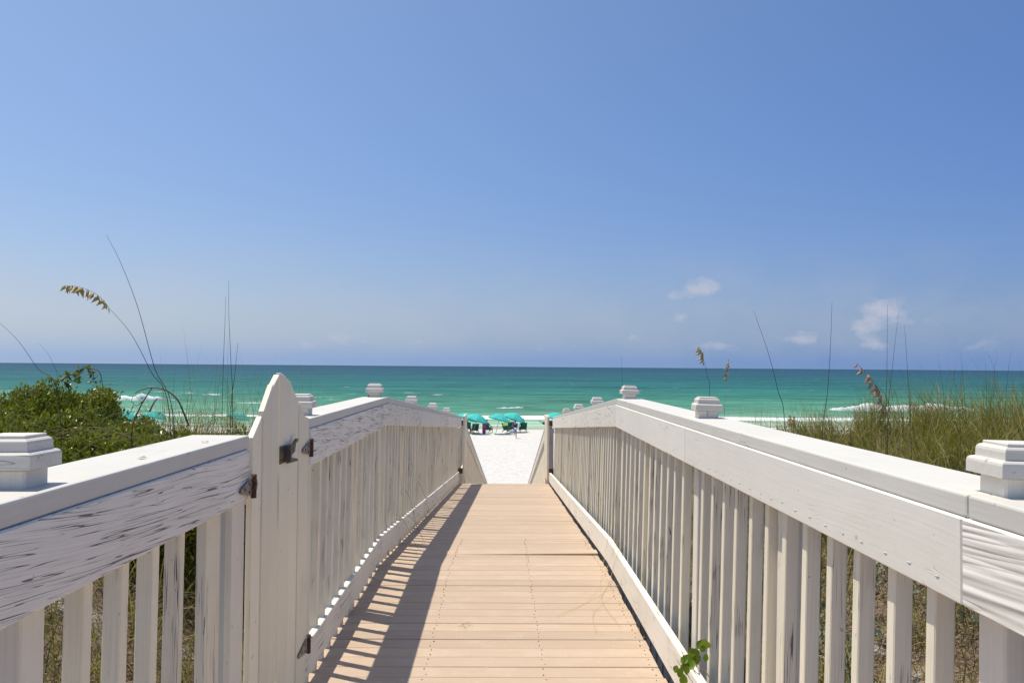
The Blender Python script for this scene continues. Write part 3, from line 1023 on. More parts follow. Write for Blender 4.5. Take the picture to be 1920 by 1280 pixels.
GF = clumpy(21000, (2.2, 9.5), (6.7, 14.0), 42, 0.10, right_cond)
V, Fc = blades(0, None, None, right_h, 0.0092, 8, 1.25, fixed=GF, dirbias=(-.25, -.1))
o = obj('dune_grass', mesh_np('dune_grass', V, Fc), M_grass)
tag(o, 'dense arching olive dune grass beyond the right railing', kind='stuff')
GF = clumpy(9000, (2.6, 9.5), (6.9, 14.0), 30, 0.20, right_cond)
V, Fc = blades(0, None, None, lambda x, y: right_h(x, y) * 0.85, 0.0062, 7, 1.9, fixed=GF)
o = obj('dead_grass', mesh_np('dead_grass', V, Fc), M_straw)
tag(o, 'dead brown blades tangled through the dune grass on the right', kind='stuff')
GF = clumpy(3600, (1.6, 5.4), (7.0, 14), 14, 0.14, lambda x, y: (x / y > 0.215) & (x / y < 0.38))
V, Fc = blades(0, None, None, lambda x, y: 0.84 + 0 * x, 0.0050, 7, 0.8, fixed=GF)
o = obj('thin_grass', mesh_np('thin_grass', V, Fc), M_grass)
tag(o, 'thin grass beside the right railing with the surf behind it', kind='stuff')
GF = clumpy(3400, (-5.0, -1.3), (6.4, 12), 20, 0.16, lambda x, y: (x / y > -0.37) & (x / y < -0.20))
V, Fc = blades(0, None, None, lambda x, y: 1.45 + 0 * x, 0.0052, 8, 0.75, fixed=GF, dirbias=(.2, 0))
o = obj('thin_grass', mesh_np('thin_grass', V, Fc), M_grass)
tag(o, 'wispy grass between the green bush and the arched gate', kind='stuff')
GF = clumpy(7000, (-5.2, -1.3), (6.6, 12.5), 24, 0.15, lambda x, y: (x / y > -0.38) & (x / y < -0.19))
V, Fc = blades(0, None, None, lambda x, y: 1.18 + 0 * x, 0.0066, 7, 0.95, fixed=GF)
o = obj('low_grass', mesh_np('low_grass', V, Fc), M_grass)
tag(o, 'denser short grass between the green bush and the arched gate', kind='stuff')
# silvery low plants on the sand seen between the right balusters
cx, cy, _ = clumpy(900, (1.7, 4.6), (3.5, 8.5), 9, 0.16, lambda x, y: x / y > 0.3)
C3 = np.stack([cx, cy, ground_z(cx, cy) + rng.uniform(0.02, 0.16, len(cx))], -1)
GF = clumpy(5200, (-5, -1.3), (2.5, 6.5), 9, 0.07, lambda x, y: x / y < -0.1)
V, Fc = blades(0, None, None, lambda x, y: 0.55 + 0 * x, 0.0085, 5, 0.9, fixed=GF)
GF2 = clumpy(5200, (1.3, 5), (2.5, 8), 10, 0.08, lambda x, y: x / y > 0.1)
V2, F2 = blades(0, None, None, lambda x, y: 0.55 + 0 * x, 0.0080, 5, 1.0, fixed=GF2)
o = obj('low_grass', mesh_np('low_grass', np.concatenate([V, V2]), np.concatenate([Fc, F2 + len(V)])), M_grass)
tag(o, 'low green grass tufts on the sand beside the railings', kind='stuff')

# litter: dry stalks lying on the ground under the plants
n = 62000
side = np.where(rng.random(n) < 0.5, -1, 1)
x = side * (1.16 + 4.6 * rng.uniform(0, 1, n) ** 1.2)
y = rng.uniform(1.2, 11, n)
k = rng.random(n) < 0.9
L = rng.uniform(0.06, 0.28, n); az = rng.uniform(0, 2 * np.pi, n); el = np.abs(rng.normal(0, 0.35, n))
z = ground_z(x, y) + np.abs(rng.normal(0, 0.05, n))
wv = rng.uniform(0.002, 0.006, n)
d = np.stack([np.cos(az) * np.cos(el), np.sin(az) * np.cos(el), np.sin(el)], -1) * L[:, None]
s_ = np.stack([-np.sin(az), np.cos(az), 0.6 * np.ones(n)], -1) * wv[:, None] * 0.5
c0 = np.stack([x, y, z], -1)
V = np.stack([c0 - s_, c0 + s_, c0 + d * .5 + s_ + [0, 0, .02], c0 + d * .5 - s_ + [0, 0, .02], c0 + d + s_ * .3, c0 + d - s_ * .3], 1)
kk = np.abs(V[:, :, 0]).min(1) > 1.10
V = V[kk]; n = len(V)
Fc = (np.arange(n) * 6)[:, None, None] + np.array([[0, 1, 2, 3], [3, 2, 4, 5]])[None]
o = obj('dry_litter', mesh_np('dry_litter', V.reshape(-1, 3), Fc.reshape(-1, 4)), M_straw)
tag(o, 'brown dry stalks littering the sand under the railings', kind='stuff')


def leaf_cloud(centres, normals, size, per, spread):
    """clumps of small pointed leaves around twig tips"""
    m = len(centres)
    c = np.repeat(centres, per, 0) + rng.normal(0, spread, (m * per, 3))
    nrm = np.repeat(normals, per, 0) + rng.normal(0, 0.75, (m * per, 3))
    nrm /= np.linalg.norm(nrm, axis=1, keepdims=True)
    ref = rng.normal(0, 1, (m * per, 3))
    w = np.cross(nrm, ref); w /= np.linalg.norm(w, axis=1, keepdims=True)
    up = np.cross(w, nrm)
    L = size * rng.uniform(0.6, 1.35, m * per)[:, None]
    wd = L * rng.uniform(0.2, 0.28, m * per)[:, None]
    V = np.stack([c, c + nrm * L * .5 + w * wd + up * wd * .35, c + nrm * L, c + nrm * L * .5 - w * wd + up * wd * .35, c + nrm * L * .12], 1)
    n = len(V)
    V = V[:, :4]
    Fc = (np.arange(n) * 4)[:, None, None] + np.array([[0, 1, 2], [0, 2, 3]])[None]
    return V.reshape(-1, 3), Fc.reshape(-1, 3)


def shrub(px, top, y, rx, ry, label, clumps=1500, per=9, size=0.038, rough=0.22):
    pt = at(px, top, y)
    g = gz(pt.x, y)
    root = thing('leafy_shrub', label, 'shrub', (pt.x, y, g), group='leafy shrubs beside the left railing')
    H = pt.z - g
    th = rng.uniform(0, 2 * np.pi, clumps)
    u = rng.uniform(0.0, 1.0, clumps)
    ph = np.arccos(1 - u * 1.05)
    dirs = np.stack([np.cos(th) * np.sin(ph), np.sin(th) * np.sin(ph), np.cos(ph)], -1)
    bump_ = 1 + rough * (np.sin(dirs[:, 0] * 7 + px) * np.sin(dirs[:, 1] * 6 + 1) + 0.6 * np.sin(dirs[:, 0] * 15 + dirs[:, 2] * 11) * np.sin(dirs[:, 1] * 13 + px)) * 0.5
    r = bump_ * np.where(rng.random(clumps) < .75, rng.uniform(0.9, 1.02, clumps), rng.uniform(0.55, 0.95, clumps))
    # flat-topped, wind-pruned mound
    zz = np.sign(dirs[:, 2]) * np.abs(dirs[:, 2]) ** 0.7
    c = np.stack([dirs[:, 0] * rx, dirs[:, 1] * ry, np.maximum(zz, 0.0) * H * 0.96], -1) * r[:, None]
    ok = (c[:, 0] + pt.x) < -1.14
    V, Fc = leaf_cloud(c[ok], dirs[ok] * [0.8, 0.8, 1] + [0, 0, 0.35], size, per, 0.026)
    ok = V.reshape(-1, 3, 3) if False else None
    obj('foliage', mesh_np('foliage', V, Fc), M_shrub, root)
    bm = bmesh.new()
    for k in range(46):
        q = dirs[rng.integers(clumps)] * [rx, ry, H] * rng.uniform(.75, 1.0)
        q[2] = abs(q[2])
        if q[0] + pt.x > -1.2: continue
        b0 = Vector((q[0] * .15, q[1] * .15, 0)); b2 = Vector(q)
        mid = (b0 + b2) / 2 + Vector((random.uniform(-.1, .1), random.uniform(-.1, .1), random.uniform(0, .15)))
        tube_bm(bm, smooth_path([b0, mid, b2], 3), .007, .0025, 4, False)
    obj('branches', mesh_from('branches', bm, True), M_twig, root)
    return root


V, Fc = leaf_cloud(C3, np.tile([[0, 0, .8]], (len(C3), 1)), 0.05, 7, 0.03)
tag(obj('silvery_groundcover', mesh_np('silvery_groundcover', V, Fc), M_sage), 'low silvery-green plants on the sand behind the right balusters', kind='stuff')
shrub(-25, 746, 7.8, 1.15, 1.2, 'broad green shrub at the far left behind the near post cap', 5200)
shrub(124, 733, 8.2, 0.62, 1.0, 'tallest mound of green shrub with a stray leafy vine on top', 4200)
shrub(240, 802, 7.2, 0.75, 0.9, 'low green shrub with a dead twig arching over it', 3600)
shrub(395, 822, 7.6, 0.72, 0.8, 'small shrub beside the wispy grass near the arched gate', 3000)
shrub(95, 792, 6.7, 1.15, 0.75, 'front shrub of bright leaves right behind the near left post cap', 5000)
shrub(290, 836, 6.5, 0.80, 0.7, 'low front shrub just over the middle of the near left handrail', 3800)

# straw-coloured stems sprawling over the shrubs
sp = thing('sprawling_stems', 'pale bent grass stems sprawled over the green shrubs', 'grass stems')
bm = bmesh.new()
for k in range(26):
    px, py, yy = random.uniform(0, 420), random.uniform(775, 850), random.uniform(5.2, 6.0)
    a = at(px, py + 12, yy); dx = random.uniform(.25, .7) * random.choice((-1, 1, 1))
    pth = smooth_path([a, a + Vector((dx * .4, -.05, random.uniform(.05, .14))), a + Vector((dx, -.1, random.uniform(-.05, .08)))], 5)
    if max(q.x for q in pth) > -1.15: continue
    tube_bm(bm, pth, .0020, .0009, 4, False)
tag(obj('stem', mesh_from('stem', bm, True), M_straws, sp), kind='stuff')


# leafy vine standing above the tallest shrub
vine = thing('leafy_vine', 'thin leafy vine reaching up above the tallest left shrub', 'vine', at(110, 742, 7.1))
VL = vine.location.copy()
vp = [[(105, 745), (112, 715), (135, 702), (160, 690), (170, 700), (176, 718)], [(108, 740), (100, 725), (95, 712)], [(130, 735), (128, 720), (140, 712), (150, 700)], [(165, 692), (185, 695), (192, 720), (193, 738)], [(70, 735), (40, 735), (10, 745)]]
bm = bmesh.new(); LC = []; LN = []
for pl in vp:
    pth = smooth_path([at(a, b_, 7.1) - VL for a, b_ in pl], 6)
    tube_bm(bm, pth, .004, .0018, 4, False)
    for q in pth[2:]:
        if pl is not vp[3] and pl is not vp[4]:
            for _ in range(2):
                LC.append(q); LN.append((random.uniform(-1, 1), random.uniform(-1, 1), random.uniform(-.5, 1)))
obj('stem', mesh_from('stem', bm, True), M_twig, vine)
V, Fc = leaf_cloud(np.array([list(q) for q in LC]), np.array(LN), 0.05, 1, 0.006)
obj('foliage', mesh_np('foliage', V, Fc), M_shrub, vine)

# dead twig arching out of the low shrub
tw = thing('dead_twig', 'bare brown twig arching over the low shrub', 'twig', at(247, 842, 5.2))
TL = tw.location.copy()
bm = bmesh.new()
for pl, r0, r1 in (([(247, 845), (248, 800), (262, 765), (270, 750), (285, 727)], .0050, .003), ([(252, 737), (268, 730), (285, 727), (310, 731), (332, 748), (345, 775), (354, 798)], .0020, .0058), ([(268, 752), (256, 760), (247, 752), (250, 742)], .0026, .0012), ([(250, 760), (244, 772), (232, 780)], .0026, .0012), ([(280, 772), (288, 756), (295, 747)], .005, .003)):
    pth = smooth_path([at(a, b_, 5.2) - TL for a, b_ in pl], 5)
    tube_bm(bm, pth, r0, r1, 6)
obj('branches', mesh_from('branches', bm, True), M_twig, tw)

# ---- tall sea oat stalks, each one a plant of its own
SPK = []
for k in range(3):
    bm = bmesh.new()
    L, Wd = 0.042, 0.0085
    v = [bm.verts.new(q) for q in ((0, 0, 0), (Wd, 0, -L * .35), (0, 0, -L), (-Wd, 0, -L * .35), (0, .004, -L * .45), (0, -.004, -L * .45))]
    for f in ((0, 1, 4), (1, 2, 4), (2, 3, 4), (3, 0, 4), (1, 0, 5), (2, 1, 5), (3, 2, 5), (0, 3, 5)):
        bm.faces.new([v[i] for i in f])
    SPK.append(mesh_from('spikelet', bm))
SPK[0].materials.append(M_seed_y); SPK[1].materials.append(M_seed_b)


def oat(label, pts, y, r=0.0042, head=None, brown=False, mat=None, nsp=20, spl=1.0):
    P0 = at(*pts[0], y)
    g = gz(P0.x, y)
    base = Vector((P0.x + (P0.x - at(*pts[1], y).x) * 0.3, y, min(g, P0.z - .05)))
    root = thing('sea_oat', label, 'sea oat', base, group='sea oat stalks on the dune')
    r = r * 0.66
    pth = smooth_path([base - base] + [at(a, b_, y) - base for a, b_ in pts], 6)
    tube('stem', pth, r, r * 0.28, 5, mat or M_stem, root)
    if head:
        hp = smooth_path([at(a, b_, y) - base for a, b_ in head], 8)
        tube('rachis', hp, r * .5, r * .25, 4, M_seed_y if not brown else M_twig, root)
        for k in range(nsp):
            u = (k + .5) / nsp * (len(hp) - 1)
            q = hp[int(u)].lerp(hp[min(int(u) + 1, len(hp) - 1)], u % 1)
            o = obj('spikelet', SPK[1 if brown else 0], None, root, q)
            s_ = (0.65 + 0.75 * math.sin(math.pi * (0.12 + 0.8 * (1 - k / nsp)))) * spl * 1.35
            o.scale = (s_, s_, s_)
            o.rotation_euler = (random.uniform(-.5, .5), random.uniform(-.3, .3) + (0.85 if k % 2 else -.15), random.uniform(-1, 1))
    return root


oat('tallest bare stalk left of the arched gate, leaning left', [(325, 785), (290, 690), (258, 575), (225, 490), (199, 440)], 6.0, .0052)
oat('stalk with a drooping yellow seed head over the left shrubs', [(318, 778), (282, 695), (245, 625), (205, 578)], 5.9, .0055, [(205, 578), (188, 557), (165, 543), (140, 536), (122, 535)], False, M_stem_g, 20)
oat('bare stalk leaning in from the left edge behind the leafy bush', [(110, 745), (70, 690), (35, 640), (-6, 600)], 6.2, .0045)
oat('faint short stalk beside the leafy vine', [(112, 740), (95, 672), (72, 643)], 7.5, .0028)
oat('straight pale stalk just left of the tallest upright pair', [(416, 800), (419, 680), (422, 600), (423, 555)], 6.4, .0040)
oat('tall upright stalk between two others before the arched gate', [(436, 780), (433, 680), (429, 590), (429, 525)], 6.5, .0046)
oat('short dark stalk nearest the arched gate', [(432, 790), (440, 705), (446, 643)], 6.5, .0055)
oat('thin stalk with a small yellow head above the second right post cap', [(1331, 760), (1326, 705), (1318, 668)], 6.8, .0040, [(1319, 680), (1316, 664), (1311, 649)], False, M_stem_g, 12, .7)
oat('thin stalk with a slim upright yellow head right of the post cap', [(1358, 800), (1361, 740), (1364, 705)], 6.8, .0032, [(1360, 712), (1364, 692), (1367, 671)], False, M_seed_y, 12, .55)
oat('bare dark stalk leaning left above the right handrail', [(1472, 806), (1458, 730), (1440, 660), (1413, 582)], 6.5, .0052)
oat('tall nearly upright bare stalk standing alone on the right', [(1541, 832), (1551, 740), (1557, 650), (1560, 566)], 6.4, .0052)
oat('stalk with a drooping brown seed head in the dense grass', [(1664, 800), (1668, 770), (1660, 740), (1650, 728)], 6.2, .005, [(1657, 775), (1651, 742), (1645, 726), (1630, 706), (1606, 680)], True, M_stem_g, 18, .95)
oat('tall bare stalk rising behind the brown seed head', [(1661, 790), (1663, 690), (1664, 570)], 6.6, .0042)
oat('second bare stalk right of the brown seed head, leaning right', [(1664, 795), (1673, 690), (1685, 583)], 6.6, .0040)
oat('third bare stalk right of the brown seed head, shorter', [(1708, 800), (1702, 700), (1696, 608)], 6.7, .0042)
oat('short thin stalk standing behind the right crest post cap', [(1169, 760), (1167, 720), (1165, 668)], 9.5, .0040)
oat('thin bent grass stalk against the sky at the far right', [(1862, 760), (1865, 700), (1852, 660)], 7.0, .0025, mat=M_stem_g)
oat('pair of fine stalks near the right edge of the grass, taller one', [(1885, 770), (1890, 700), (1896, 655)], 7.0, .0025, mat=M_stem_g)

# vine growing up through the right toe board
gv = thing('green_vine', 'bright green vine growing over the right toe board', 'vine', (0.86, 3.36, 0.03))
GL = gv.location.copy()
lm_ = []
for k in range(3):
    bm = bmesh.new()
    L, Wd = 0.06, 0.021 + .004 * k
    prof_l = [(0, 0), (.25, .75), (.5, 1.0), (.75, .7), (1.0, 0)]
    c_ = [bm.verts.new((0, u * L, -.004 * math.sin(u * 3.1) - .010 * u * u)) for u, _ in prof_l]
    lft = [bm.verts.new((-w * Wd, u * L, .004 * w - .010 * u * u)) for u, w in prof_l[1:-1]]
    rgt = [bm.verts.new((w * Wd, u * L, .004 * w - .010 * u * u)) for u, w in prof_l[1:-1]]
    for sd in (lft, rgt):
        ch = [c_[0]] + sd + [c_[-1]]
        bm.faces.new((c_[0], ch[1], c_[1]))
        for i in range(1, 3):
            bm.faces.new((c_[i], ch[i], ch[i + 1], c_[i + 1]))
        bm.faces.new((c_[3], ch[3], c_[4]))
    bmesh.ops.recalc_face_normals(bm, faces=bm.faces[:])
    me = mesh_from('leaf', bm, True); me.materials.append(M_green); lm_.append(me)
def vpt(px, py, y): return at(px, py, y) - GL
stem_p = [(1330, 1268, 3.25), (1326, 1262, 3.3), (1318, 1254, 3.42), (1308, 1240, 3.5), (1297, 1231, 3.52), (1286, 1234, 3.47), (1276, 1250, 3.42)]
tube('stem', smooth_path([vpt(*q) for q in stem_p], 5), .0025, .0014, 5, M_twig, gv)
leaf_px = [(1296, 1214, 150, 3.52), (1300, 1222, 165, 3.50), (1289, 1222, 100, 3.50), (1280, 1228, 120, 3.46), (1284, 1240, 200, 3.45), (1297, 1240, 215, 3.45), (1303, 1238, 235, 3.45), (1308, 1216, 20, 3.55), (1315, 1222, 15, 3.52),
           (1324, 1216, 350, 3.52), (1287, 1246, 190, 3.42), (1270, 1246, 205, 3.41), (1277, 1250, 195, 3.40), (1283, 1262, 190, 3.38), (1322, 1240, 10, 3.5), (1293, 1228, 140, 3.5), (1288, 1232, 250, 3.46)]
for px, py, a, yy in leaf_px:
    o = obj('leaf', random.choice(lm_), None, gv, vpt(px, py, yy))
    ra = math.radians(a + random.uniform(-15, 15))
    dirv = Vector((math.sin(ra), random.uniform(-.5, -.1), math.cos(ra))).normalized()
    o.rotation_mode = 'QUATERNION'
    nrm = Vector((random.uniform(-.5, .1), -0.8, random.uniform(.3, .9)))
    xax = dirv.cross(nrm).normalized(); zax = xax.cross(dirv)
    o.rotation_quaternion = Matrix((xax, dirv, zax)).transposed().to_quaternion()
    s_ = random.uniform(.5, .9); o.scale = (s_, s_, s_)

# thin runners lying over the toe boards
def runner(label, paths, r=.0016, mat=M_seed_y):
    root = thing('grass_runner', label, 'grass', paths[0][0])
    b0 = Vector(paths[0][0])
    bm = bmesh.new()
    for pl in paths:
        tube_bm(bm, smooth_path([Vector(q) - b0 for q in pl], 6), r, r * .5, 4, False)
    obj('stem', mesh_from('stem', bm, True), mat, root)
    return root


runner('loose yellow grass blades hanging over the right toe board by the crest', [
    [(.90, 6.3, .25), (.84, 6.15, .27), (.74, 5.95, .12), (.60, 5.6, .012), (.35, 5.2, .012)],
    [(.90, 6.0, .28), (.82, 5.95, .24), (.72, 5.7, .08), (.58, 5.3, .012), (.55, 4.9, .010)],
    [(.90, 6.8, .30), (.84, 6.5, .33), (.74, 6.1, .15), (.66, 5.6, .02), (.70, 5.0, .012)],
    [(.93, 6.6, .45), (.86, 6.4, .40), (.82, 6.2, .22)], [(.93, 5.6, .50), (.89, 5.9, .52), (.87, 6.3, .38)]])
runner('wispy green stems poking through the left railing past the crest', [
    [(-.90, 8.2, .35), (-.80, 8.0, .30), (-.70, 7.8, .05), (-.62, 7.7, -.08)],
    [(-.90, 7.6, .20), (-.80, 7.5, .18), (-.66, 7.2, .02), (-.60, 7.1, -.02)],
    [(-.90, 8.8, .50), (-.82, 8.5, .52), (-.80, 8.0, .35)], [(-.90, 9.4, .30), (-.80, 9.3, .20), (-.66, 9.1, -.14)],
    [(-.90, 8.1, .1), (-.8, 7.9, .14), (-.72, 7.7, .12), (-.64, 7.75, -.05)]], .0018, M_stem_g)
runner('dry grass wisp lying in the middle of the boardwalk', [
    [(-.22, 5.05, .012), (-.18, 5.02, .02), (-.13, 5.0, .010)], [(-.21, 4.98, .012), (-.17, 5.03, .022), (-.15, 5.08, .010)], [(-.2, 5.08, .012), (-.18, 5.0, .016), (-.17, 4.95, .010)]], .0014)

# dead leaves on the left handrail
lb = []
for px, y_, s_, lab in ((-.872, 2.18, .019, 'curled brown leaf on the near left handrail, halfway along'), (-.868, 2.63, .015, 'small brown leaf on the left handrail close to the arched gate')):
    bm = bmesh.new()
    v = [bm.verts.new((math.cos(a) * s_ * (1 if k % 2 else .55), math.sin(a) * s_ * .45 * (1 if k % 2 else .7), .003 + .0015 * math.sin(a * 2))) for k, a in enumerate([q * math.pi / 4 for q in range(8)])]
    c_ = bm.verts.new((0, 0, .003))
    for k in range(8): bm.faces.new((v[k], v[(k + 1) % 8], c_))
    tag(obj('dead_leaf', mesh_from('dead_leaf', bm), M_dleaf, None, (px, y_, 1.240), (0, 0, random.uniform(0, 3))), lab, 'leaf')

# ------------------------------------------------------------------ the beach: umbrellas, chairs, people
def beach(px, py):
    """where the sight line through a pixel meets the sand"""
    lo, hi = 38.0, 103.0
    for _ in range(40):
        m = (lo + hi) / 2
        q = at(px, py, m)
        if q.z > gz(q.x, m): lo = m
        else: hi = m
    q = at(px, py, lo)
    return Vector((q.x, lo, gz(q.x, lo)))


def umbrella_meshes():
    R, Hc, n = 1.18, 0.52, 8
    panels = []
    for k in range(n):
        bm = bmesh.new()
        a0, a1 = 2 * math.pi * k / n, 2 * math.pi * (k + 1) / n
        rows = []
        for j in range(5):
            u = j / 4
            rr, zz = R * u, Hc * (1 - u ** 1.7)
            row = []
            for i in range(4):
                v_ = i / 3
                a = a0 + (a1 - a0) * v_
                sag = 1 - 0.05 * math.sin(math.pi * v_) * u
                row.append(Vector((math.cos(a) * rr * sag, math.sin(a) * rr * sag, zz - .03 * math.sin(math.pi * v_) * u)))
            rows.append(row)
        rows.append([q * 1.0 + Vector((0, 0, -.13)) for q in rows[-1]])
        vv = [[bm.verts.new(q) for q in r] for r in rows]
        for j in range(5):
            for i in range(3):
                if j == 0:
                    bm.faces.new((vv[0][i], vv[1][i], vv[1][i + 1])) if i >= 0 else None
                else:
                    bm.faces.new((vv[j][i], vv[j + 1][i], vv[j + 1][i + 1], vv[j][i + 1]))
        me = mesh_from('canopy_panel', bm); me.materials.append(M_teal)
        panels.append(me)
    return panels


UP = umbrella_meshes()
bm = bmesh.new(); tube_bm(bm, [(0, 0, -.05), (0, 0, 2.12)], .026, .022, 8); UPOLE = mesh_from('pole', bm, True); UPOLE.materials.append(M_pole)
bm = bmesh.new(); tube_bm(bm, [(0, 0, 2.06), (0, 0, 2.16)], .035, .012, 8); UFIN = mesh_from('finial', bm, True); UFIN.materials.append(M_teal)


def umbrella(px, py, label, tilt=0.26, yaw=0.0, y=None, hgt=None):
    p0 = beach(px, py) if y is None else Vector((at(px, 700, y).x, y, gz(at(px, 700, y).x, y)))
    r = thing('beach_umbrella', label, 'umbrella', p0, (0.05, tilt, yaw), group='teal beach umbrellas')
    obj('pole', UPOLE, None, r)
    for me in UP:
        obj('canopy_panel', me, None, r, (0, 0, 1.60))
    obj('finial', UFIN, None, r)
    return r


umbrella(868, 811.5, 'teal umbrella partly hidden behind the left end gate', .26, .2)
umbrella(886, 813.5, 'teal umbrella over the chair with the magenta towel', .28)
umbrella(929, 813.5, 'teal umbrella left of the boy in blue, pole leaning right', .24, .3)
umbrella(956, 810, 'teal umbrella behind the boy in blue', .30, -.1)
umbrella(1038, 810, 'teal umbrella peeking over the right railing near its end', .15)
umbrella(232, 808, 'teal umbrella seen over the low shrub, under the dead twig', .25, .1)
umbrella(283, 808, 'teal umbrella seen through the sea oat stalks', .2, .4)
umbrella(440, 809, 'teal umbrella seen through the wispy grass', .22)


def chair(px, py, label, yaw=0.0):
    """low wooden sling chair facing the sea, seen from behind"""
    r = thing('beach_chair', label, 'beach chair', beach(px, py), (0, 0, yaw), group='green canvas beach chairs')
    w = .30
    # back leans towards the camera, seat runs out to the front (+y)
    back = [(-.36, 1.02), (-.02, .30)]; seat = [(-.02, .30), (.62, .42)]
    bm = bmesh.new()
    hexa(bm, [(-w, -.37, 1.02), (w, -.37, 1.02), (w, -.03, .30), (-w, -.03, .30), (-w, -.35, 1.035), (w, -.35, 1.035), (w, -.005, .315), (-w, -.005, .315)])
    obj('back_sling', mesh_from('back_sling', bm), M_chair, r)
    bm = bmesh.new()
    hexa(bm, [(-w, -.02, .29), (w, -.02, .29), (w, .60, .40), (-w, .60, .40), (-w, -.02, .31), (w, -.02, .31), (w, .60, .42), (-w, .60, .42)])
    obj('seat_sling', mesh_from('seat_sling', bm), M_chair, r)
    for s_ in (-1, 1):
        x = s_ * .325
        def bar(nm, p0, p1, th=.05):
            a, b_ = Vector((x, *p0)), Vector((x, *p1))
            bm = bmesh.new(); tube_bm(bm, [a, b_], th * .6, None, 4)
            obj(nm, mesh_from(nm, bm), M_wood, r)
        bar('back_frame', (-.38, 1.06), (.04, .20))
        bar('seat_frame', (-.25, .17), (.66, .44))
        bar('leg', (.55, .42), (.50, 0.0)); bar('leg', (-.10, .28), (-.38, 0.0))
        obj('armrest', box_mesh('armrest', .11, .75, .03, .004), M_wood, r, (x + s_ * .03, .12, .60))
        bar('arm_support', (.42, .36), (.42, .60))
    return r


chair(876, 809.5, 'green canvas chair furthest left, beside the left end gate', .1)
chair(890.5, 812.5, 'green canvas chair in front under the left umbrellas', .25)
c3 = chair(913.5, 811.0, 'green canvas chair with a person in orange beside the magenta towel', -.5)
chair(949, 811.5, 'green canvas chair with a lime towel on it, left of the boy', -.7)
chair(957.5, 808.5, 'green canvas chair right behind the boy in blue', .1)
c6 = chair(981, 810.0, 'green canvas chair at the right with a dark-haired person', .2)


def skin_mesh(name, verts, edges, radii, sub=1, mat=None, parent=None):
    """one continuous surface grown round a skeleton"""
    me = D.meshes.new(name + '_skeleton')
    me.from_pydata([Vector(v) for v in verts], edges, [])
    o = D.objects.new(name, me)
    COL.objects.link(o)
    md = o.modifiers.new('skin', 'SKIN')
    lay = me.skin_vertices[0].data if me.skin_vertices else None
    if lay is None:
        bmx = bmesh.new(); bmx.from_mesh(me); bmx.verts.layers.skin.verify(); bmx.to_mesh(me); bmx.free()
        lay = me.skin_vertices[0].data
    for i, r in enumerate(radii):
        lay[i].radius = (r, r) if not isinstance(r, tuple) else r
    lay[0].use_root = True
    sb = o.modifiers.new('sub', 'SUBSURF'); sb.levels = sub; sb.render_levels = sub
    bpy.context.view_layer.update()
    dg = bpy.context.evaluated_depsgraph_get()
    out = D.meshes.new_from_object(o.evaluated_get(dg))
    out.name = name
    D.objects.remove(o)
    for p_ in out.polygons: p_.use_smooth = True
    out.materials.clear()
    return obj(name, out, mat, parent)


def ball(name, c_, r, mat, parent, sq=(1, 1, 1)):
    bm = bmesh.new()
    bmesh.ops.create_icosphere(bm, subdivisions=2, radius=r)
    for v in bm.verts:
        v.co = Vector((v.co.x * sq[0], v.co.y * sq[1], v.co.z * sq[2])) + Vector(c_)
    return obj(name, mesh_from(name, bm, True), mat, parent)


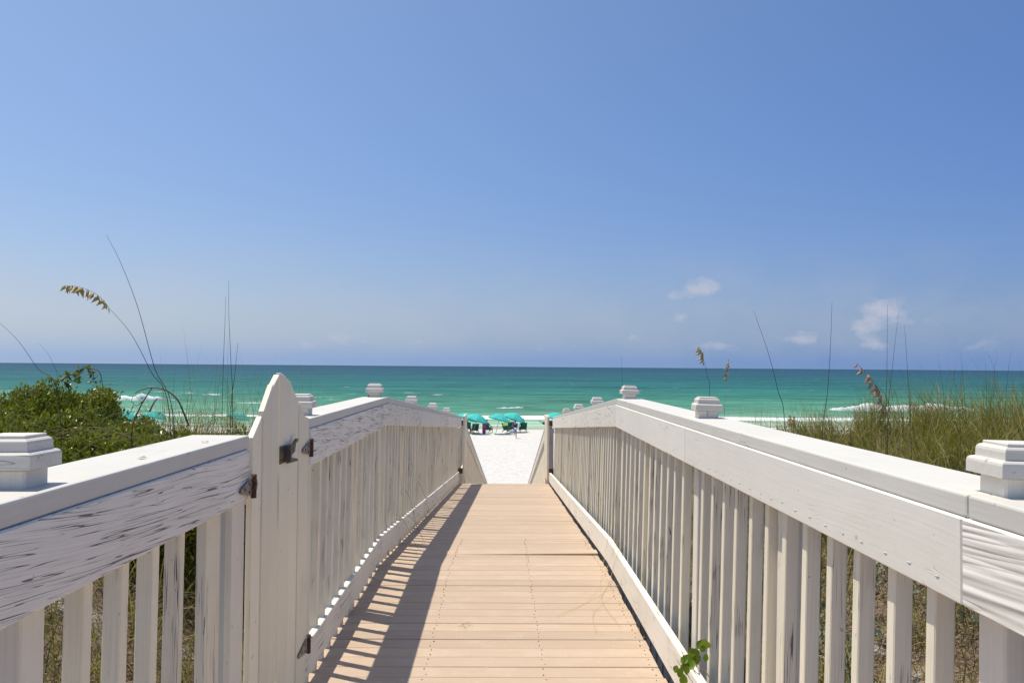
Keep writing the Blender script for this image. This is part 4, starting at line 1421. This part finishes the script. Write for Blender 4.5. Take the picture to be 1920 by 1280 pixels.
def person(px, py, label, pose, mats, yaw=0.0, scale=1.0, p0=None):
    root = thing('person', label, 'person', beach(px, py) if p0 is None else p0, (0, 0, yaw))
    root.scale = (scale,) * 3
    J = {'pelvis': (0, 0, .95), 'waist': (0, 0, 1.12), 'chest': (0, .0, 1.36), 'neck': (0, -.01, 1.53), 'chin': (0, -.03, 1.60), 'head': (0, -.02, 1.70), 'crown': (0, -.01, 1.77),
         'shL': (-.18, 0, 1.45), 'elL': (-.26, .02, 1.17), 'wrL': (-.27, -.06, .93), 'haL': (-.27, -.08, .83),
         'shR': (.18, 0, 1.45), 'elR': (.26, .02, 1.17), 'wrR': (.27, -.06, .93), 'haR': (.27, -.08, .83),
         'hiL': (-.09, 0, .90), 'knL': (-.10, -.03, .50), 'anL': (-.10, .02, .08), 'toL': (-.11, -.16, .03),
         'hiR': (.09, 0, .90), 'knR': (.10, -.03, .50), 'anR': (.10, .02, .08), 'toR': (.11, -.16, .03)}
    J.update(pose)
    Rr = {'pelvis': (.15, .11), 'waist': (.13, .10), 'chest': (.16, .11), 'neck': .055, 'chin': .075, 'head': .095, 'crown': .07, 'shL': .065, 'elL': .043, 'wrL': .03, 'haL': .035, 'shR': .065, 'elR': .043, 'wrR': .03, 'haR': .035,
          'hiL': .088, 'knL': .058, 'anL': .038, 'toL': .035, 'hiR': .088, 'knR': .058, 'anR': .038, 'toR': .035}
    E = [('pelvis', 'waist'), ('waist', 'chest'), ('chest', 'neck'), ('neck', 'chin'), ('chin', 'head'), ('head', 'crown'), ('chest', 'shL'), ('shL', 'elL'), ('elL', 'wrL'), ('wrL', 'haL'), ('chest', 'shR'), ('shR', 'elR'), ('elR', 'wrR'), ('wrR', 'haR'),
         ('pelvis', 'hiL'), ('hiL', 'knL'), ('knL', 'anL'), ('anL', 'toL'), ('pelvis', 'hiR'), ('hiR', 'knR'), ('knR', 'anR'), ('anR', 'toR')]
    ks = list(J)
    ix = {k: i for i, k in enumerate(ks)}
    skin_mesh('body', [J[k] for k in ks], [(ix[a], ix[b_]) for a, b_ in E], [Rr[k] for k in ks], 1, mats['skin'], root)
    def cloth(name, keys, edges, grow, mat, cut=None):
        vs = []; rr = []
        for k in keys:
            if isinstance(k, tuple):
                a, b_, u = k
                vs.append(tuple(Vector(J[a]).lerp(Vector(J[b_]), u)))
                r0 = Rr[a] if not isinstance(Rr[a], tuple) else Rr[a][0]; r1 = Rr[b_] if not isinstance(Rr[b_], tuple) else Rr[b_][0]
                rr.append(r0 + (r1 - r0) * u + grow)
            else:
                vs.append(J[k]); q = Rr[k]
                rr.append((q[0] + grow, q[1] + grow) if isinstance(q, tuple) else q + grow)
        skin_mesh(name, vs, edges, rr, 1, mat, root)
    if 'shirt' in mats:
        cloth('shirt', ['waist', 'pelvis', 'chest', 'shL', ('shL', 'elL', .6), 'shR', ('shR', 'elR', .6)], [(0, 1), (0, 2), (2, 3), (3, 4), (2, 5), (5, 6)], .036, mats['shirt'])
    if 'shorts' in mats:
        cloth('shorts', ['pelvis', 'hiL', ('hiL', 'knL', .75), 'hiR', ('hiR', 'knR', .75)], [(0, 1), (1, 2), (0, 3), (3, 4)], .026, mats['shorts'])
    hd = Vector(J['head'])
    ball('hair', hd + Vector((0, .025, .045)), .108, mats.get('hair', M_hair), root, (.98, .98, .88))
    return root


boy = person(966, 821.5, 'boy in a blue shirt and shorts walking up the beach', {
    'elL': (-.24, .03, 1.18), 'wrL': (-.10, -.20, 1.06), 'haL': (-.03, -.24, 1.05), 'elR': (.24, .03, 1.18), 'wrR': (.12, -.20, 1.05), 'haR': (.05, -.24, 1.04),
    'hiL': (-.07, 0, .90), 'knL': (-.05, .04, .50), 'anL': (.0, .36, .36), 'toL': (.0, .42, .22), 'hiR': (.07, 0, .90), 'knR': (.07, -.10, .49), 'anR': (.09, -.04, .08), 'toR': (.10, -.20, .03)},
    {'skin': M_skin, 'shirt': M_blue, 'shorts': M_blue2}, 0.1, .95)
# what the boy carries
bp = boy.location
bm = bmesh.new(); hexa(bm, box_pts(0, 0, 0, .22, .05, .17)); bmesh.ops.bevel(bm, geom=bm.edges[:], offset=.02, segments=2, affect='EDGES')
tag(obj('towel', mesh_from('towel', bm, True), M_wht, None, (bp.x + .02, bp.y - .25, bp.z + .95)), "folded white cloth held in the boy's hands", 'cloth')

SIT = {'pelvis': (0, .10, .46), 'waist': (0, .02, .62), 'chest': (0, -.10, .88), 'neck': (0, -.17, 1.07), 'chin': (0, -.15, 1.14), 'head': (0, -.16, 1.25), 'crown': (0, -.165, 1.32),
       'shL': (-.18, -.12, .99), 'elL': (-.32, .08, .72), 'wrL': (-.32, .28, .66), 'haL': (-.32, .37, .66), 'shR': (.18, -.12, .99), 'elR': (.32, .08, .72), 'wrR': (.32, .28, .66), 'haR': (.32, .37, .66),
       'hiL': (-.09, .16, .46), 'knL': (-.11, .56, .55), 'anL': (-.11, .86, .20), 'toL': (-.11, .99, .14), 'hiR': (.09, .16, .46), 'knR': (.11, .56, .55), 'anR': (.11, .86, .20), 'toR': (.11, .99, .14)}
cs = [o for o in D.objects if o.name.startswith('beach_chair')]
person(0, 0, 'person in orange sitting in a chair beside the magenta towel', SIT, {'skin': M_skin, 'shirt': M_redc, 'shorts': M_redc}, c3.rotation_euler.z, 1, c3.location)
person(0, 0, 'dark-haired person sitting in the chair furthest right', SIT, {'skin': M_skin2, 'shorts': M_navy}, c6.rotation_euler.z, 1.05, c6.location + Vector((-.05, .0, .0)))
c1 = cs[0]
person(0, 0, 'person sitting in the chair beside the left end gate', SIT, {'skin': M_skin2, 'shorts': M_redc}, c1.rotation_euler.z, 1.05, c1.location)

WALK = {'knL': (-.10, -.16, .50), 'anL': (-.10, -.20, .10), 'toL': (-.10, -.34, .05), 'knR': (.09, .04, .50), 'anR': (.09, .26, .14), 'toR': (.09, .18, .03)}
person(1481.5, 811, 'left person of a couple walking on the sand behind the right railing', WALK, {'skin': M_skin2, 'shorts': M_navy}, math.pi * .8, 1.0)
person(1489, 811, 'right person of a couple walking on the sand behind the right railing', WALK, {'skin': M_skin, 'shorts': M_navy}, math.pi * .8, .95)


def towel_hang(px, py, w, h, mat, label):
    p0 = beach(px, py)
    bm = bmesh.new(); n = 8; V = []
    for side in (0, 1):
        for j in range(7):
            for i in range(n + 1):
                V.append((-w / 2 + w * i / n, (.02 * math.sin(i * 1.7 + j * .3)) + side * .03 + .18 * (1 - j / 6) * 0.2, h - h * j / 6 + .02))
    vv = [bm.verts.new(q) for q in V]
    N = (n + 1) * 7
    for s_ in (0, 1):
        for j in range(6):
            for i in range(n):
                q = [s_ * N + j * (n + 1) + i, s_ * N + j * (n + 1) + i + 1, s_ * N + (j + 1) * (n + 1) + i + 1, s_ * N + (j + 1) * (n + 1) + i]
                bm.faces.new([vv[k] for k in (q if s_ else q[::-1])])
    for i in range(n):
        bm.faces.new((vv[i], vv[i + 1], vv[N + i + 1], vv[N + i]))
    tag(obj('towel', mesh_from('towel', bm, True), mat, None, p0), label, 'towel')


towel_hang(907.5, 813, .36, 1.06, M_mag, 'magenta towel hanging upright between two beach chairs')
q = beach(949, 811.5)
tl = obj('towel', box_mesh('towel', .50, .04, .40, .015, 2), M_lime, None, (q.x - .12, q.y - .46, q.z + .96), (-.43, 0, -.7))
tag(tl, 'lime towel draped over the top of a green chair', 'towel')
tag(obj('beach_bag', box_mesh('beach_bag', .34, .22, .26, .04, 2), M_seed_y, None, beach(887.5, 813.5) + Vector((0, -.5, .12))), 'small straw-yellow bag on the sand by the left chairs', 'bag')
